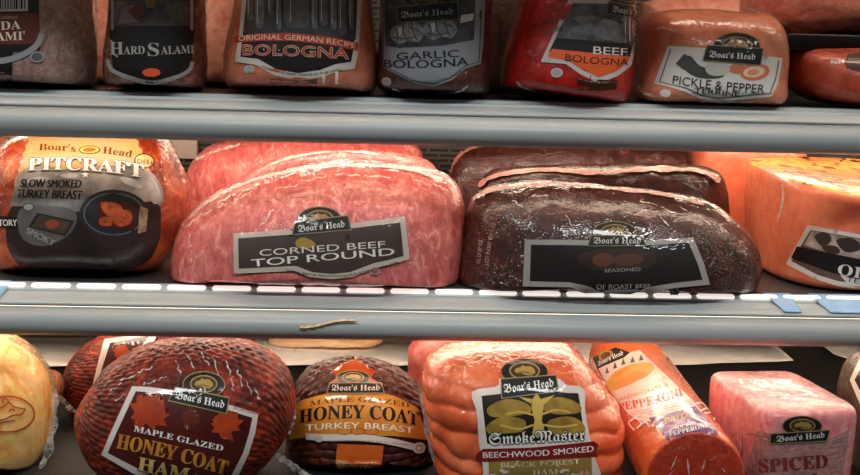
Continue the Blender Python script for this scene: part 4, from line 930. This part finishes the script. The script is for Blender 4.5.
link('scrap_strip', bm, plain('gold_scrap', (196, 156, 108), .35, 0, .3, c2=(246, 224, 186), nscale=130), scr, False)
def rail_reflection(label, x0, x1):  # pale blue strips stand in for reflections on the glossy moulding
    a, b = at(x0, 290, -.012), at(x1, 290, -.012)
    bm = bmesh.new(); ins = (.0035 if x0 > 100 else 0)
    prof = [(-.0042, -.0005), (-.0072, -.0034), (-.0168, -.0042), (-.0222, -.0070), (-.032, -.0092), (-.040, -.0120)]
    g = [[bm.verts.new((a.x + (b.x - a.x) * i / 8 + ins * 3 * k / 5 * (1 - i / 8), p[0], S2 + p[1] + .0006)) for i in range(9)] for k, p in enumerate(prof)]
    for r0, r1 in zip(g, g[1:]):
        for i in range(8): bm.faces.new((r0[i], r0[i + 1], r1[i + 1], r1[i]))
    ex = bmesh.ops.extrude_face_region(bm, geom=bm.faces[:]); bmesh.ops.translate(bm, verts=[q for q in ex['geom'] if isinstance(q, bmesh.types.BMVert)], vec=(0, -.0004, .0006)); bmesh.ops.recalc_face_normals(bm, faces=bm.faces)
    o = link('moulding_reflection', bm, plain('pale_blue_reflection', (150, 190, 226), .25, 0, .5, c2=(170, 206, 236)), None, True, loc=Vector((a.x, -.012, S2)))
    o['label'] = label; o['category'] = 'price tag'; o['group'] = 'painted pale blue reflections on the shelf moulding'  # strip is a painted reflection, not a price tag
rail_reflection('painted pale blue reflection on the shelf moulding under the olive loaf label', 811, 905)
rail_reflection('narrow painted pale blue reflection on the shelf moulding below the roast beef end', 766, 793)
rail_reflection('painted pale blue reflection on the shelf moulding under the orange glazed turkey breast', -40, 9)

# ------------------------------------------------------------------ light
w = bpy.data.worlds.new('store'); SC.world = w; w.use_nodes = True
bg = w.node_tree.nodes['Background']; bg.inputs['Strength'].default_value = 1
wt = w.node_tree; tcw = wt.nodes.new('ShaderNodeTexCoord'); sxw = wt.nodes.new('ShaderNodeSeparateXYZ'); wt.links.new(tcw.outputs['Generated'], sxw.inputs[0])
mrw = wt.nodes.new('ShaderNodeMapRange'); mrw.inputs['From Min'].default_value = -1; mrw.inputs['From Max'].default_value = 1; wt.links.new(sxw.outputs['Z'], mrw.inputs['Value'])
rw = wt.nodes.new('ShaderNodeValToRGB'); el = rw.color_ramp.elements; el[0].position = .25; el[0].color = (.012, .012, .012, 1); el[1].position = .85; el[1].color = (.19, .2, .195, 1)
e2 = el.new(.5); e2.color = (.025, .025, .025, 1)
wt.links.new(mrw.outputs['Result'], rw.inputs['Fac']); wt.links.new(rw.outputs['Color'], bg.inputs['Color'])
def area(name, loc, rot, sx, sy, p, c):
    l = bpy.data.lights.new(name, 'AREA'); l.shape = 'RECTANGLE'; l.size = sx; l.size_y = sy; l.energy = p; l.color = c
    o = bpy.data.objects.new(name, l); COL.objects.link(o); o.location = loc; o.rotation_euler = rot; return o
for x in (-1.0, 1.0):
    area('ceiling_lamp', (x, -1.6, 3.3), (R(-8), 0, 0), 1.2, .3, 38, (.96, 1, .98))
SC.view_settings.view_transform = 'Standard'; SC.view_settings.look = 'None'; SC.view_settings.gamma = 1; SC.view_settings.exposure = 0
SC.view_settings.use_curve_mapping = False
